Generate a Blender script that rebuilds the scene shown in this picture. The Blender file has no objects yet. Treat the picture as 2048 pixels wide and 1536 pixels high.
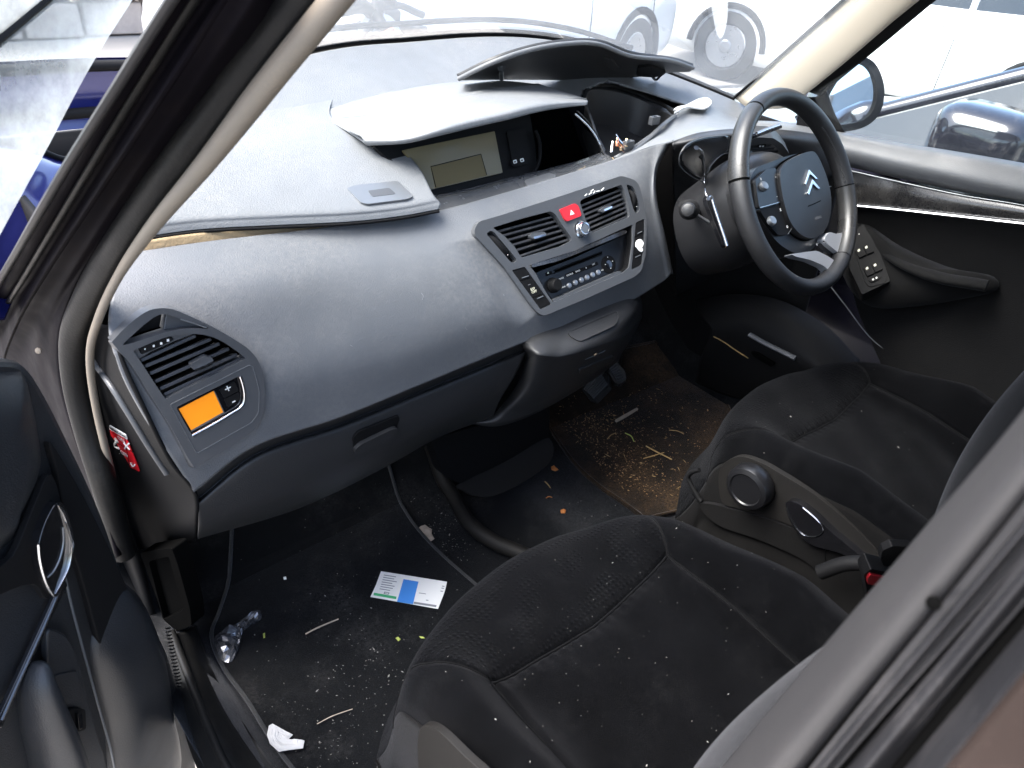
import bpy, bmesh, math, random
from mathutils import Vector, Matrix
from mathutils.bvhtree import BVHTree
from mathutils.geometry import tessellate_polygon
random.seed(7)
V = Vector
SC = bpy.context.scene
COL = SC.collection

# ------------------------------------------------------------------ camera
CAM = V((-.935, -.8086, 1.1634)); YAW, PITCH, ROLL = map(math.radians, (46.05, -34.58, 7.65)); FPX = 1502.0
_f = V((math.sin(YAW)*math.cos(PITCH), math.cos(YAW)*math.cos(PITCH), math.sin(PITCH)))
_r0 = V((math.cos(YAW), -math.sin(YAW), 0)); _u0 = _r0.cross(_f)
_r = math.cos(ROLL)*_r0 + math.sin(ROLL)*_u0; _u = -math.sin(ROLL)*_r0 + math.cos(ROLL)*_u0
cd = bpy.data.cameras.new('camera'); cam = bpy.data.objects.new('camera', cd); COL.objects.link(cam)
cam.matrix_world = Matrix(((_r.x, _u.x, -_f.x, CAM.x), (_r.y, _u.y, -_f.y, CAM.y), (_r.z, _u.z, -_f.z, CAM.z), (0, 0, 0, 1)))
cd.sensor_width = 36; cd.lens = 36*FPX/2048; cd.clip_start = .02; cd.clip_end = 500
cd.dof.use_dof = True; cd.dof.focus_distance = 1.35; cd.dof.aperture_fstop = 11
SC.camera = cam

# ------------------------------------------------------------------ sky, sun, exposure (soft bright day, no hard shadows in the car)
w = bpy.data.worlds.new('World'); SC.world = w; w.use_nodes = True
nt = w.node_tree; bg = nt.nodes['Background']; sky = nt.nodes.new('ShaderNodeTexSky')
SUN_EL, SUN_AZ = math.radians(58), math.radians(-58)       # azimuth clockwise from +Y (front of the car)
sky.sky_type = 'NISHITA'; sky.sun_disc = False; sky.sun_elevation = SUN_EL; sky.sun_rotation = SUN_AZ
sky.air_density = 1.0; sky.dust_density = 4.0; sky.ozone_density = 1.0
nt.links.new(sky.outputs[0], bg.inputs[0]); bg.inputs[1].default_value = .11
sl = bpy.data.lights.new('sun', 'SUN'); sl.energy = 1.5; sl.angle = math.radians(45); sl.color = (.985, .992, 1)
so = bpy.data.objects.new('sun', sl); COL.objects.link(so)
sd = V((math.sin(SUN_AZ)*math.cos(SUN_EL), math.cos(SUN_AZ)*math.cos(SUN_EL), math.sin(SUN_EL)))
so.rotation_euler = sd.to_track_quat('Z', 'Y').to_euler(); so.location = (0, -3, 8)
SC.view_settings.view_transform = 'Standard'; SC.view_settings.look = 'None'
SC.view_settings.exposure = 2.92; SC.view_settings.gamma = 1

# ------------------------------------------------------------------ placing: a pixel of the 2048 px photograph -> a point on a given plane
def ray(px, py): return _f + _r*((px-1024)/FPX) - _u*((py-768)/FPX)
def at(px, py, x=None, y=None, z=None):
    d = ray(px, py)
    if x is not None: t = (x-CAM.x)/d.x
    elif y is not None: t = (y-CAM.y)/d.y
    else: t = (z-CAM.z)/d.z
    return CAM + d*t
def pixel(p):
    d = V(p)-CAM; k = d.dot(_f); return (1024+FPX*d.dot(_r)/k, 768-FPX*d.dot(_u)/k)
class Pl:
    """plane in the scene; P(px,py,h) is the point seen at a pixel, raised h metres off the plane"""
    def __init__(s, a, b, c, dh=0):
        s.n = (V(b)-V(a)).cross(V(c)-V(a)).normalized()
        if s.n.dot(CAM-V(a)) < 0: s.n = -s.n
        s.o = V(a)+s.n*dh; s.u = (V(b)-V(a)).normalized(); s.v = s.n.cross(s.u)
    def P(s, px, py, h=0):
        d = ray(px, py); t = (s.o-CAM).dot(s.n)/d.dot(s.n); return CAM+d*t+s.n*h
    def W(s, a, b, h=0): return s.o+s.u*a+s.v*b+s.n*h
    def ab(s, p): return ((p-s.o).dot(s.u), (p-s.o).dot(s.v))
def zz(pts, ox, oy, k): return [(ox+x*k, oy+y*k) for x, y in pts]

# ------------------------------------------------------------------ curves
def cr(p0, p1, p2, p3, t):
    return .5*((2*p1)+(p2-p0)*t+(2*p0-5*p1+4*p2-p3)*t*t+(3*p1-p0-3*p2+p3)*t*t*t)
def spline(pts, n, closed=False):
    P = [V(p) for p in pts]; m = len(P); out = []
    segs = m if closed else m-1
    tot = n if closed else n-1
    for i in range(n):
        u = i*segs/tot; k = min(int(u), segs-1); t = u-k
        if closed: a, b, c, d = P[(k-1) % m], P[k], P[(k+1) % m], P[(k+2) % m]
        else:
            b, c = P[k], P[k+1]; a = P[k-1] if k > 0 else 2*b-c; d = P[k+2] if k+2 < m else 2*c-b
        out.append(cr(a, b, c, d, t))
    return out
def spx(pts, n, closed=True): return [(p.x, p.y) for p in spline([(a, b, 0) for a, b in pts], n, closed)]
def rnd(poly, r, n=4):
    """round the corners of a pixel polygon"""
    out = []; m = len(poly)
    for i in range(m):
        p = V((*poly[i], 0)); a = V((*poly[i-1], 0)); b = V((*poly[(i+1) % m], 0))
        da, db = a-p, b-p; k = min(r, da.length*.45, db.length*.45)
        if k <= 0: out.append(poly[i]); continue
        q0 = p+da.normalized()*k; q1 = p+db.normalized()*k
        for j in range(n+1):
            t = j/n; q = q0*(1-t)**2+p*2*t*(1-t)+q1*t*t; out.append((q.x, q.y))
    return out
def shrink(poly, d):
    """offset a pixel polygon inwards by d (towards the centroid side)"""
    m = len(poly); A = sum(poly[i-1][0]*poly[i][1]-poly[i][0]*poly[i-1][1] for i in range(m)); sgn = 1 if A > 0 else -1
    out = []
    for i in range(m):
        p = V(poly[i]); a = V(poly[i-1]); b = V(poly[(i+1) % m])
        e1 = (p-a); e2 = (b-p)
        if e1.length < 1e-6 or e2.length < 1e-6: out.append(tuple(p)); continue
        n1 = V((-e1.y, e1.x)).normalized(); n2 = V((-e2.y, e2.x)).normalized()
        q = n1+n2; l = q.length
        if l < .3: l = .3
        k = min(1/(max(.35, (1+n1.dot(n2))/2))**.5, 1.6)
        out.append(tuple(p+q/l*d*k*sgn))
    return out
def inside(p, poly):
    x, y = p; c = False; j = len(poly)-1
    for i in range(len(poly)):
        xi, yi = poly[i]; xj, yj = poly[j]
        if (yi > y) != (yj > y) and x < (xj-xi)*(y-yi)/(yj-yi)+xi: c = not c
        j = i
    return c

# ------------------------------------------------------------------ materials
M = {}
def mat(name, col, rough=.5, metal=0, bump=0, bscale=400, spec=.5, coat=0, sheen=0, emit=0, var=0, vscale=6, dust=0, dcol=(.35, .33, .30), dscale=9, dmin=.55, rvar=0, aniso=None):
    m = bpy.data.materials.new(name); m.use_nodes = True; t = m.node_tree; b = t.nodes['Principled BSDF']
    b.inputs['Roughness'].default_value = rough; b.inputs['Metallic'].default_value = metal
    b.inputs['Specular IOR Level'].default_value = spec
    b.inputs['Coat Weight'].default_value = coat; b.inputs['Coat Roughness'].default_value = .08
    if sheen:
        b.inputs['Sheen Weight'].default_value = sheen; b.inputs['Sheen Roughness'].default_value = .35; b.inputs['Sheen Tint'].default_value = (.9, .92, 1, 1)
    c4 = (*col, 1); b.inputs['Base Color'].default_value = c4
    if emit: b.inputs['Emission Color'].default_value = c4; b.inputs['Emission Strength'].default_value = emit
    co = t.nodes.new('ShaderNodeNewGeometry')
    def noise(sc, det=4, rg=.6):
        n = t.nodes.new('ShaderNodeTexNoise'); n.inputs['Scale'].default_value = sc; n.inputs['Detail'].default_value = det; n.inputs['Roughness'].default_value = rg
        t.links.new(co.outputs['Position'], n.inputs['Vector']); return n
    last = None
    if var:
        n = noise(vscale); mx = t.nodes.new('ShaderNodeMix'); mx.data_type = 'RGBA'
        mx.inputs['A'].default_value = (*[c*(1-var) for c in col], 1); mx.inputs['B'].default_value = (*[min(1, c*(1+var)) for c in col], 1)
        t.links.new(n.outputs['Fac'], mx.inputs['Factor']); last = mx.outputs['Result']
    if dust:
        n = noise(dscale, 8, .7); r = t.nodes.new('ShaderNodeMapRange'); r.inputs['From Min'].default_value = dmin; r.inputs['From Max'].default_value = dmin+.22; r.inputs['To Max'].default_value = dust
        n2 = noise(dscale*38, 3, .7); r2 = t.nodes.new('ShaderNodeMapRange'); r2.inputs['From Min'].default_value = .35; r2.inputs['From Max'].default_value = .7
        mul = t.nodes.new('ShaderNodeMath'); mul.operation = 'MULTIPLY'
        t.links.new(n.outputs['Fac'], r.inputs['Value']); t.links.new(n2.outputs['Fac'], r2.inputs['Value'])
        t.links.new(r.outputs['Result'], mul.inputs[0]); t.links.new(r2.outputs['Result'], mul.inputs[1])
        mx = t.nodes.new('ShaderNodeMix'); mx.data_type = 'RGBA'; mx.inputs['B'].default_value = (*dcol, 1); mx.inputs['A'].default_value = c4
        if last: t.links.new(last, mx.inputs['A'])
        t.links.new(mul.outputs[0], mx.inputs['Factor']); last = mx.outputs['Result']
    if last: t.links.new(last, b.inputs['Base Color'])
    if rvar:
        n = noise(14, 5); r = t.nodes.new('ShaderNodeMapRange'); r.inputs['From Min'].default_value = .3; r.inputs['From Max'].default_value = .7
        r.inputs['To Min'].default_value = max(.02, rough-rvar); r.inputs['To Max'].default_value = min(1, rough+rvar)
        t.links.new(n.outputs['Fac'], r.inputs['Value']); t.links.new(r.outputs['Result'], b.inputs['Roughness'])
    if bump:
        n = noise(bscale, 2); bp = t.nodes.new('ShaderNodeBump'); bp.inputs['Strength'].default_value = bump; bp.inputs['Distance'].default_value = .0012
        t.links.new(n.outputs['Fac'], bp.inputs['Height']); t.links.new(bp.outputs['Normal'], b.inputs['Normal'])
    M[name] = m; return m
mat('pocket', (.008, .008, .0085), .55, spec=.12, bump=.3, bscale=600, dust=.05, dscale=8, dcol=(.2, .14, .08))
mat('door_vinyl', (.020, .021, .023), .36, bump=.4, bscale=650, var=.15, vscale=25, dust=.05, dscale=8, rvar=.06)
mat('cowl', (.012, .012, .013), .34, bump=.2, bscale=700, rvar=.05)
mat('spoke', (.34, .35, .37), .34, .25, rvar=.05)
mat('knob', (.008, .008, .009), .32, bump=.05)
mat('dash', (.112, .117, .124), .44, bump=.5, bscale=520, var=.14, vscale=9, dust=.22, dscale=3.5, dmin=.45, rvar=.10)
mat('dash_top_lit', (.150, .157, .165), .46, bump=.6, bscale=520, var=.12, vscale=25, dust=.28, dscale=5, dmin=.42, rvar=.06)  # same plastic as dash, light from above put into a paler base
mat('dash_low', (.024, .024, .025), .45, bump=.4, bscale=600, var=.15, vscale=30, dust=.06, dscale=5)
mat('panel', (.062, .065, .070), .36, bump=.12, bscale=900, var=.1, dust=.10, dscale=12)
mat('slat', (.022, .023, .026), .38, var=.2, dust=.2, dscale=40, dmin=.5)
mat('dark', (.006, .006, .0065), .65, spec=.14, bump=.2, bscale=600)
mat('blackgap', (.003, .003, .003), .9, spec=.0)
mat('gloss', (.006, .006, .007), .12, coat=.5, dust=.06, dscale=20, rvar=.05)
mat('glossdusty', (.012, .012, .013), .22, coat=.3, dust=.22, dscale=10, dmin=.42, dcol=(.30, .28, .25), rvar=.1)
mat('bezel', (.075, .078, .083), .25, coat=.3, dust=.15, dscale=6, dmin=.5, rvar=.08)  # sky sheen on the gloss put into a paler base colour
mat('chrome', (.75, .76, .78), .16, 1, rvar=.06)
mat('silver', (.42, .43, .45), .3, .8, rvar=.05)
mat('satin', (.20, .21, .22), .32, .6, rvar=.06)
mat('leather', (.016, .016, .017), .36, bump=.5, bscale=900, var=.2, vscale=60, rvar=.08)
mat('leather_worn', (.024, .024, .024), .33, bump=.25, bscale=900, var=.25, vscale=40, rvar=.08)
mat('fabric', (.0021, .0022, .0026), .9, bump=.9, bscale=1300, spec=.03, sheen=.03, var=.65, vscale=16, dust=.03, dscale=14, dmin=.5, dcol=(.2, .2, .2))
mat('fabric_back', (.009, .0092, .010), .9, bump=.8, bscale=1300, spec=.05, sheen=.10, var=.25, vscale=30)
mat('fabric_side', (.0055, .0052, .005), .9, bump=.8, bscale=1200, spec=.06, sheen=.06, var=.25, vscale=30)
mat('shield', (.010, .0092, .0084), .6, spec=.2, bump=.3, bscale=700, var=.12)
mat('carpet', (.0042, .0046, .0052), .95, bump=1.0, bscale=900, spec=.1, sheen=.25, var=.4, vscale=60, dust=.26, dscale=5, dmin=.5, dcol=(.15, .145, .14))
mat('carpet_dirty', (.012, .0085, .006), .95, bump=1.0, bscale=700, spec=.1, sheen=.2, var=.5, vscale=30, dust=.30, dscale=5, dmin=.46, dcol=(.30, .175, .08))
mat('rubber', (.008, .008, .008), .45, spec=.18, bump=.3, bscale=300, var=.3, vscale=20, dust=.12, dscale=7, dmin=.5, dcol=(.14, .12, .09), rvar=.1)
mat('jamb', (.005, .0042, .006), .6, spec=.04, var=.3, dust=.06, dscale=11, dmin=.52, dcol=(.16, .12, .07), rvar=.1)
mat('seal_grey', (.030, .029, .030), .45, bump=.1, var=.1, dust=.2, dcol=(.12, .11, .10))
mat('pillar_trim', (.52, .46, .37), .6, bump=.2, bscale=500, var=.06, dust=.15, dcol=(.30, .22, .14), dscale=6)
mat('trim_edge', (.17, .145, .115), .55, var=.08, dust=.3, dcol=(.30, .24, .17), dscale=16, dmin=.45)
mat('foam', (.42, .30, .17), .9, bump=.9, bscale=220, var=.3, vscale=60)
mat('red', (.55, .02, .03), .32, var=.08)
mat('redlabel', (.62, .012, .02), .35, var=.06)
mat('white', (.80, .80, .78), .5, var=.04)
mat('paper', (.50, .50, .50), .7, bump=.3, bscale=200, var=.08, vscale=60)
mat('whitepaint', (.82, .82, .80), .6)
mat('blueprint', (.06, .25, .68), .5)
mat('greenprint', (.05, .40, .16), .5)
mat('greyprint', (.22, .23, .25), .6)
mat('orange', (.85, .26, .006), .4, emit=.05, var=.05, vscale=40)
mat('lcd', (.165, .135, .068), .3, spec=.3, coat=.25, var=.06, dust=.05)
mat('lcd2', (.140, .110, .050), .4, spec=.2, var=.06)
mat('mark', (.75, .75, .72), .5)
mat('faint', (.12, .12, .125), .5)
mat('faint2', (.26, .27, .28), .6)
mat('yellowmark', (.70, .68, .52), .4)
mat('straw', (.36, .24, .10), .7, var=.35, vscale=90)
mat('twig', (.36, .30, .24), .8, var=.3, vscale=90)
mat('leafy', (.55, .20, .05), .6, var=.4, vscale=200)
mat('greenleaf', (.40, .45, .10), .6, var=.3, vscale=200)
mat('crumb', (.26, .25, .23), .8, var=.35, vscale=300)
mat('crumb_brown', (.36, .22, .10), .9, var=.5, vscale=300)
mat('foil', (.16, .165, .18), .24, .7, bump=.3, bscale=120)
mat('copper', (.70, .32, .18), .3, .9)
mat('brassy', (.62, .48, .30), .35, .8)
mat('paint_blue', (.014, .018, .13), .14, .3, coat=1, var=.05)
mat('paint_dark', (.012, .012, .020), .14, .3, coat=1, dust=.2, dscale=8)
mat('paint_silver', (.45, .47, .50), .25, .5, coat=1)
mat('paint_white', (.78, .80, .80), .25, 0, coat=1)
mat('paint_pale', (.50, .56, .60), .25, .2, coat=1)
mat('tyre', (.012, .012, .012), .8, bump=.4, bscale=90)
mat('carglass', (.01, .014, .016), .05, spec=.8, coat=.5)
mat('headlight', (.55, .58, .60), .08, .4, coat=1)
mat('ground', (.27, .255, .235), .95, bump=.6, bscale=40, var=.25, vscale=1.2, dust=.3, dscale=2, dcol=(.28, .25, .21))
mat('stone', (.42, .37, .33), .9, bump=.9, bscale=30, var=.3, vscale=12)
mat('headliner', (.55, .53, .49), .9, bump=.3, bscale=600)
mat('mirror', (.88, .93, .96), .02, 1)
def glassmat(name, tint, dustc, haze, hscale, gl=1.0, lo=.35, hi=1.5):
    m = bpy.data.materials.new(name); m.use_nodes = True; t = m.node_tree; t.nodes.clear()
    o = t.nodes.new('ShaderNodeOutputMaterial'); tr = t.nodes.new('ShaderNodeBsdfTransparent'); tr.inputs[0].default_value = (*tint, 1)
    gs = t.nodes.new('ShaderNodeBsdfGlossy'); gs.inputs['Roughness'].default_value = .03
    fr = t.nodes.new('ShaderNodeFresnel'); fr.inputs[0].default_value = 1.5
    fm = t.nodes.new('ShaderNodeMath'); fm.operation = 'MULTIPLY'; fm.inputs[1].default_value = gl
    mx = t.nodes.new('ShaderNodeMixShader'); df = t.nodes.new('ShaderNodeBsdfDiffuse'); df.inputs[0].default_value = (*dustc, 1)
    tl = t.nodes.new('ShaderNodeBsdfTranslucent'); tl.inputs[0].default_value = (*dustc, 1); ad = t.nodes.new('ShaderNodeMixShader'); ad.inputs[0].default_value = .5
    n = t.nodes.new('ShaderNodeTexNoise'); n.inputs['Scale'].default_value = hscale; n.inputs['Detail'].default_value = 9; n.inputs['Roughness'].default_value = .7
    g = t.nodes.new('ShaderNodeNewGeometry'); t.links.new(g.outputs['Position'], n.inputs['Vector'])
    r = t.nodes.new('ShaderNodeMapRange'); r.inputs['From Min'].default_value = .3; r.inputs['From Max'].default_value = .75; r.inputs['To Min'].default_value = haze*lo; r.inputs['To Max'].default_value = haze*hi
    t.links.new(n.outputs['Fac'], r.inputs['Value']); mx2 = t.nodes.new('ShaderNodeMixShader')
    t.links.new(fr.outputs[0], fm.inputs[0]); t.links.new(fm.outputs[0], mx.inputs[0]); t.links.new(tr.outputs[0], mx.inputs[1]); t.links.new(gs.outputs[0], mx.inputs[2])
    t.links.new(df.outputs[0], ad.inputs[1]); t.links.new(tl.outputs[0], ad.inputs[2])
    t.links.new(r.outputs['Result'], mx2.inputs[0]); t.links.new(mx.outputs[0], mx2.inputs[1]); t.links.new(ad.outputs[0], mx2.inputs[2]); t.links.new(mx2.outputs[0], o.inputs[0])
    M[name] = m
glassmat('windscreen', (.95, .98, .97), (.82, .86, .88), .13, 14, .45, .7, 1.3)
glassmat('sideglass', (.86, .93, .91), (.70, .72, .72), .05, 9)
glassmat('doorglass', (.88, .96, .96), (.85, .90, .90), .6, 6)

# ------------------------------------------------------------------ objects
WL = {}          # world location of every object (nothing is rotated or scaled)
def link(o, parent, c):
    COL.objects.link(o); WL[o.name] = V(c)
    if parent: o.parent = parent; o.location = V(c)-WL[parent.name]
    else: o.location = c
def tag(o, label=None, cat=None, group=None, kind=None):
    for k, v in (('label', label), ('category', cat), ('group', group), ('kind', kind)):
        if v: o[k] = v
    return o
def thing(name, loc, label, cat, group=None):
    o = bpy.data.objects.new(name, None); o.empty_display_size = .05; link(o, None, V(loc)); return tag(o, label, cat, group)
def obj(name, vs, fs, m, parent=None, smooth=True, bevel=0, solid=0, sub=0, seg=2, auto=None, off=-1):
    vs = [V(v) for v in vs]; c = sum(vs, V())/max(1, len(vs))
    me = bpy.data.meshes.new(name); me.from_pydata([tuple(v-c) for v in vs], [], fs)
    bm = bmesh.new(); bm.from_mesh(me); bmesh.ops.remove_doubles(bm, verts=bm.verts, dist=1e-6)
    if solid == 0: bmesh.ops.recalc_face_normals(bm, faces=bm.faces)
    bm.to_mesh(me); bm.free()
    me.materials.append(M[m]); o = bpy.data.objects.new(name, me); link(o, parent, c)
    if smooth: me.shade_smooth()
    if auto: me.set_sharp_from_angle(angle=math.radians(auto))
    if solid: q = o.modifiers.new('solid', 'SOLIDIFY'); q.thickness = solid; q.offset = off
    if bevel: q = o.modifiers.new('bevel', 'BEVEL'); q.width = bevel; q.segments = seg; q.limit_method = 'ANGLE'; q.angle_limit = math.radians(35)
    if sub: q = o.modifiers.new('sub', 'SUBSURF'); q.levels = sub; q.render_levels = sub
    return o
def gridmesh(rows, closed_u=False, closed_v=False):
    n = len(rows); m = len(rows[0]); vs = [v for r in rows for v in r]; fs = []
    for i in range(n if closed_v else n-1):
        for j in range(m if closed_u else m-1):
            fs.append((i*m+j, i*m+(j+1) % m, ((i+1) % n)*m+(j+1) % m, ((i+1) % n)*m+j))
    return vs, fs
def interp(rows, nu, nv):
    a = [spline(r, nu) for r in rows]
    cols = [spline([a[i][j] for i in range(len(a))], nv) for j in range(nu)]
    return [[cols[j][i] for j in range(nu)] for i in range(nv)]
def face_cam(vs, fs):
    """orient open sheets towards the camera so that solidify grows away from it"""
    s = 0
    for f in fs[::max(1, len(fs)//200)]:
        a, b, c = V(vs[f[0]]), V(vs[f[1]]), V(vs[f[2]]); s += (b-a).cross(c-a).dot(CAM-a)
    return fs if s > 0 else [tuple(reversed(f)) for f in fs]
def sheet(name, rows, nu, nv, m, parent=None, solid=.004, cut=[], raw=False, smooth=True):
    g = rows if raw else interp(rows, nu, nv)
    vs, fs = gridmesh(g)
    if cut: fs = [f for f in fs if not any(inside(pixel(sum((V(vs[k]) for k in f), V())/4), c) for c in cut)]
    fs = face_cam(vs, fs)
    o = obj(name, vs, fs, m, parent, smooth, solid=solid)
    return o
def bvh(rows, nu, nv):
    vs, fs = gridmesh(interp(rows, nu, nv)); return BVHTree.FromPolygons(vs, fs)
def onto(tree, px, py, h=0):
    d = ray(px, py).normalized(); loc, n, i, dist = tree.ray_cast(CAM, d)
    if loc is None: return None
    if n.dot(CAM-loc) < 0: n = -n
    return loc+n*h
def prism(top, bot, m, name, parent=None, bevel=0, smooth=False, holes=[], hb=[]):
    """solid between two matching outlines (holes likewise)"""
    loops = [top]+holes; bl = [bot]+hb
    tris = tessellate_polygon([[V(p) for p in l] for l in loops])
    flat = [V(p) for l in loops for p in l]; fb = [V(p) for l in bl for p in l]; n = len(flat)
    fs = [tuple(t) for t in tris]+[tuple(n+k for k in reversed(t)) for t in tris]; s = 0
    for l in loops:
        k = len(l)
        for i in range(k): a, b = s+i, s+(i+1) % k; fs.append((a, b, n+b, n+a))
        s += k
    o = obj(name, flat+fb, fs, m, parent, smooth, bevel=bevel)
    return o
def plate(name, pl, poly, m, parent=None, h0=0, h1=.003, holes=[], bevel=.0006, taper=0):
    top = [pl.P(x, y, h1) for x, y in (shrink(poly, taper) if taper else poly)]; bot = [pl.P(x, y) + pl.n*h0 for x, y in poly]
    if not taper: top = [b+pl.n*(h1-h0) for b in bot]
    ht, hb = [], []
    for h in holes:
        b = [pl.P(x, y)+pl.n*h0 for x, y in h]; hb.append(b); ht.append([q+pl.n*(h1-h0) for q in b])
    return prism(top, bot, m, name, parent, bevel, holes=ht, hb=hb)
def tube(name, pts, r, m, parent=None, n=60, sides=12, closed=False, flat=1.0, up=None, raw=False, caps=True):
    P = [V(p) for p in pts] if raw else spline(pts, n, closed); n = len(P); vs = []; R = r if callable(r) else (lambda t: r)
    tan = []
    for i in range(n):
        a = P[i-1] if (i > 0 or closed) else P[i]; b = P[(i+1) % n] if (i < n-1 or closed) else P[i]; tan.append((b-a).normalized())
    nrm = V(up) if up else (V((0, 0, 1)) if abs(tan[0].z) < .9 else V((1, 0, 0)))
    rows = []
    for i in range(n):
        t = tan[i]
        if up: nrm = V(up)
        nrm = (nrm-t*nrm.dot(t)).normalized(); bi = t.cross(nrm); q = R(i/(n-1) if n > 1 else 0)
        rows.append([P[i]+nrm*(q*math.sin(a)*flat)+bi*(q*math.cos(a)) for a in [2*math.pi*k/sides for k in range(sides)]])
    vs, fs = gridmesh(rows, True, closed)
    if not closed and caps: fs.append(tuple(range(sides-1, -1, -1))); fs.append(tuple((n-1)*sides+k for k in range(sides)))
    return obj(name, vs, fs, m, parent, True, auto=50)
def sweep(name, path, prof, m, parent=None, up=(0, 0, 1), smooth=True, closed_prof=True, auto=40, caps=True):
    """profile [(a,b)] swept along path; a along side, b along up-ish"""
    P = [V(p) for p in path]; n = len(P); rows = []
    for i in range(n):
        t = (P[min(i+1, n-1)]-P[max(i-1, 0)]).normalized(); u = V(up[i] if isinstance(up, list) else up); u = (u-t*u.dot(t)).normalized(); s = t.cross(u)
        rows.append([P[i]+s*a+u*b for a, b in prof])
    vs, fs = gridmesh(rows, closed_prof)
    if closed_prof and caps: k = len(prof); fs.append(tuple(range(k-1, -1, -1))); fs.append(tuple((n-1)*k+j for j in range(k)))
    return obj(name, vs, fs, m, parent, smooth, auto=auto)
def turn(name, c, axis, prof, m, parent=None, n=28, ex=1.0, ref=None):
    """solid of revolution: prof [(radius, height along axis)]"""
    a = V(axis).normalized(); u = V(ref) if ref else (V((1, 0, 0)) if abs(a.x) < .8 else V((0, 0, 1))); u = (u-a*u.dot(a)).normalized(); v = a.cross(u)
    rows = [[V(c)+a*h+u*(r*ex*math.cos(t))+v*(r*math.sin(t)) for t in [2*math.pi*k/n for k in range(n)]] for r, h in prof]
    vs, fs = gridmesh(rows, True); fs.append(tuple(range(n-1, -1, -1))); fs.append(tuple((len(prof)-1)*n+k for k in range(n)))
    return obj(name, vs, fs, m, parent, True, auto=38)
def text(name, s, o, ux, uy, size, m, parent, thick=.0002):
    cu = bpy.data.curves.new('t', 'FONT'); cu.body = s; cu.align_x = 'CENTER'; cu.align_y = 'CENTER'; cu.size = 1; cu.resolution_u = 2
    to = bpy.data.objects.new('t', cu); me = bpy.data.meshes.new_from_object(to); bpy.data.objects.remove(to)
    vs = [V(o)+V(ux)*(v.co.x*size)+V(uy)*(v.co.y*size) for v in me.vertices]; fs = [tuple(p.vertices) for p in me.polygons]
    if not vs: return None
    ob = obj(name, vs, face_cam(vs, fs), m, parent, False, solid=thick, off=1); return ob
def ptext(name, s, pl, px, py, px2, py2, size, m, parent, h=.001):
    """text on a plane, centred at a pixel, running towards a second pixel; size in metres"""
    o = pl.P(px, py, h); ux = (pl.P(px2, py2, h)-o).normalized(); uy = pl.n.cross(ux); return text(name, s, o, ux, uy, size, m, parent)

def pillow(name, pl, outline, h0, h1, m, parent, n=12):
    """soft padded panel: domed sheet over an outline on a plane"""
    P = [pl.P(x, y) for x, y in outline]; c = sum(P, V())/len(P); rows = []
    for k in range(n+1):
        f = k/n; rows.append([c.lerp(p, max(f, .002))+pl.n*(h0+(h1-h0)*(1-f**3.2)) for p in P])
    rows.append([p-pl.n*.004 for p in P])
    vs, fs = gridmesh(rows, True); return obj(name, vs, face_cam(vs, fs), m, parent, True)

# ================================================================== DASHBOARD
DB = thing('dashboard', (0, .1, .3), 'dark grey plastic dashboard stretching between both doors', 'dashboard')
def rowp(pts, ys): return [at(a, b, y=y) for (a, b), y in zip(pts, ys)]
def lin(a, b, n): return [a+(b-a)*i/(n-1) for i in range(n)]
FR = [
 rowp([(262,505),(420,482),(600,461),(740,442),(880,420),(1000,388),(1120,352),(1225,320),(1300,295),(1336,286)], (.13,.125,.12,.115,.11,.10,.09,.08,.066,.058)),
 rowp([(222,600),(390,580),(590,560),(745,535),(900,500),(1035,460),(1150,412),(1250,370),(1298,350),(1312,338)], (.044,.046,.046,.046,.044,.042,.038,.036,.038,.043)),
 rowp([(228,700),(400,690),(600,660),(765,620),(930,570),(1075,530),(1185,475),(1275,430),(1300,412),(1312,398)], (-.006,-.002,.0,.0,.0,.0,-.002,.0,.008,.014)),
 rowp([(290,830),(450,800),(630,750),(795,705),(970,640),(1110,600),(1215,540),(1295,500),(1315,486),(1328,474)], (-.036,-.035,-.033,-.033,-.033,-.032,-.030,-.026,-.020,-.014)),
 rowp([(388,985),(510,893),(680,835),(840,770),(1040,688),(1165,643),(1255,606),(1312,572),(1330,560),(1343,547)], (-.046,-.046,-.046,-.046,-.045,-.044,-.042,-.038,-.034,-.03)),
]
for r_, p_, y_ in zip(FR, ((1341,288),(1315,339),(1314,399),(1331,474),(1346,548)), (.10,.09,.065,.04,.03)): r_.append(at(*p_, y=y_))
FT = bvh(FR, 160, 90)
def plane_on(pts, dh=0):
    a, b, c = [onto(FT, *p) for p in pts]; return Pl(a, b, c, dh)
LVO = spx(zz([(85,410),(200,290),(340,180),(440,143),(560,143),(700,195),(900,290),(1090,400),(1200,480),(1270,570),(1310,680),(1322,800),(1315,920),(1280,1050),(1200,1150),(1050,1250),(900,1340)], 200, 580, .2474), 60, False) + zz([(752,1428),(690,1330),(560,1090),(400,840),(250,600),(150,490)], 200, 580, .2474)
RPO = rnd(zz([(190,650),(225,590),(400,540),(900,380),(1390,215),(1500,250),(1535,290),(1570,420),(1600,600),(1590,850),(1555,990),(1500,1040),(1100,1220),(760,1360),(710,1340),(650,1270),(430,960),(190,700)], 900, 300, .2441), 6)

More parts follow.
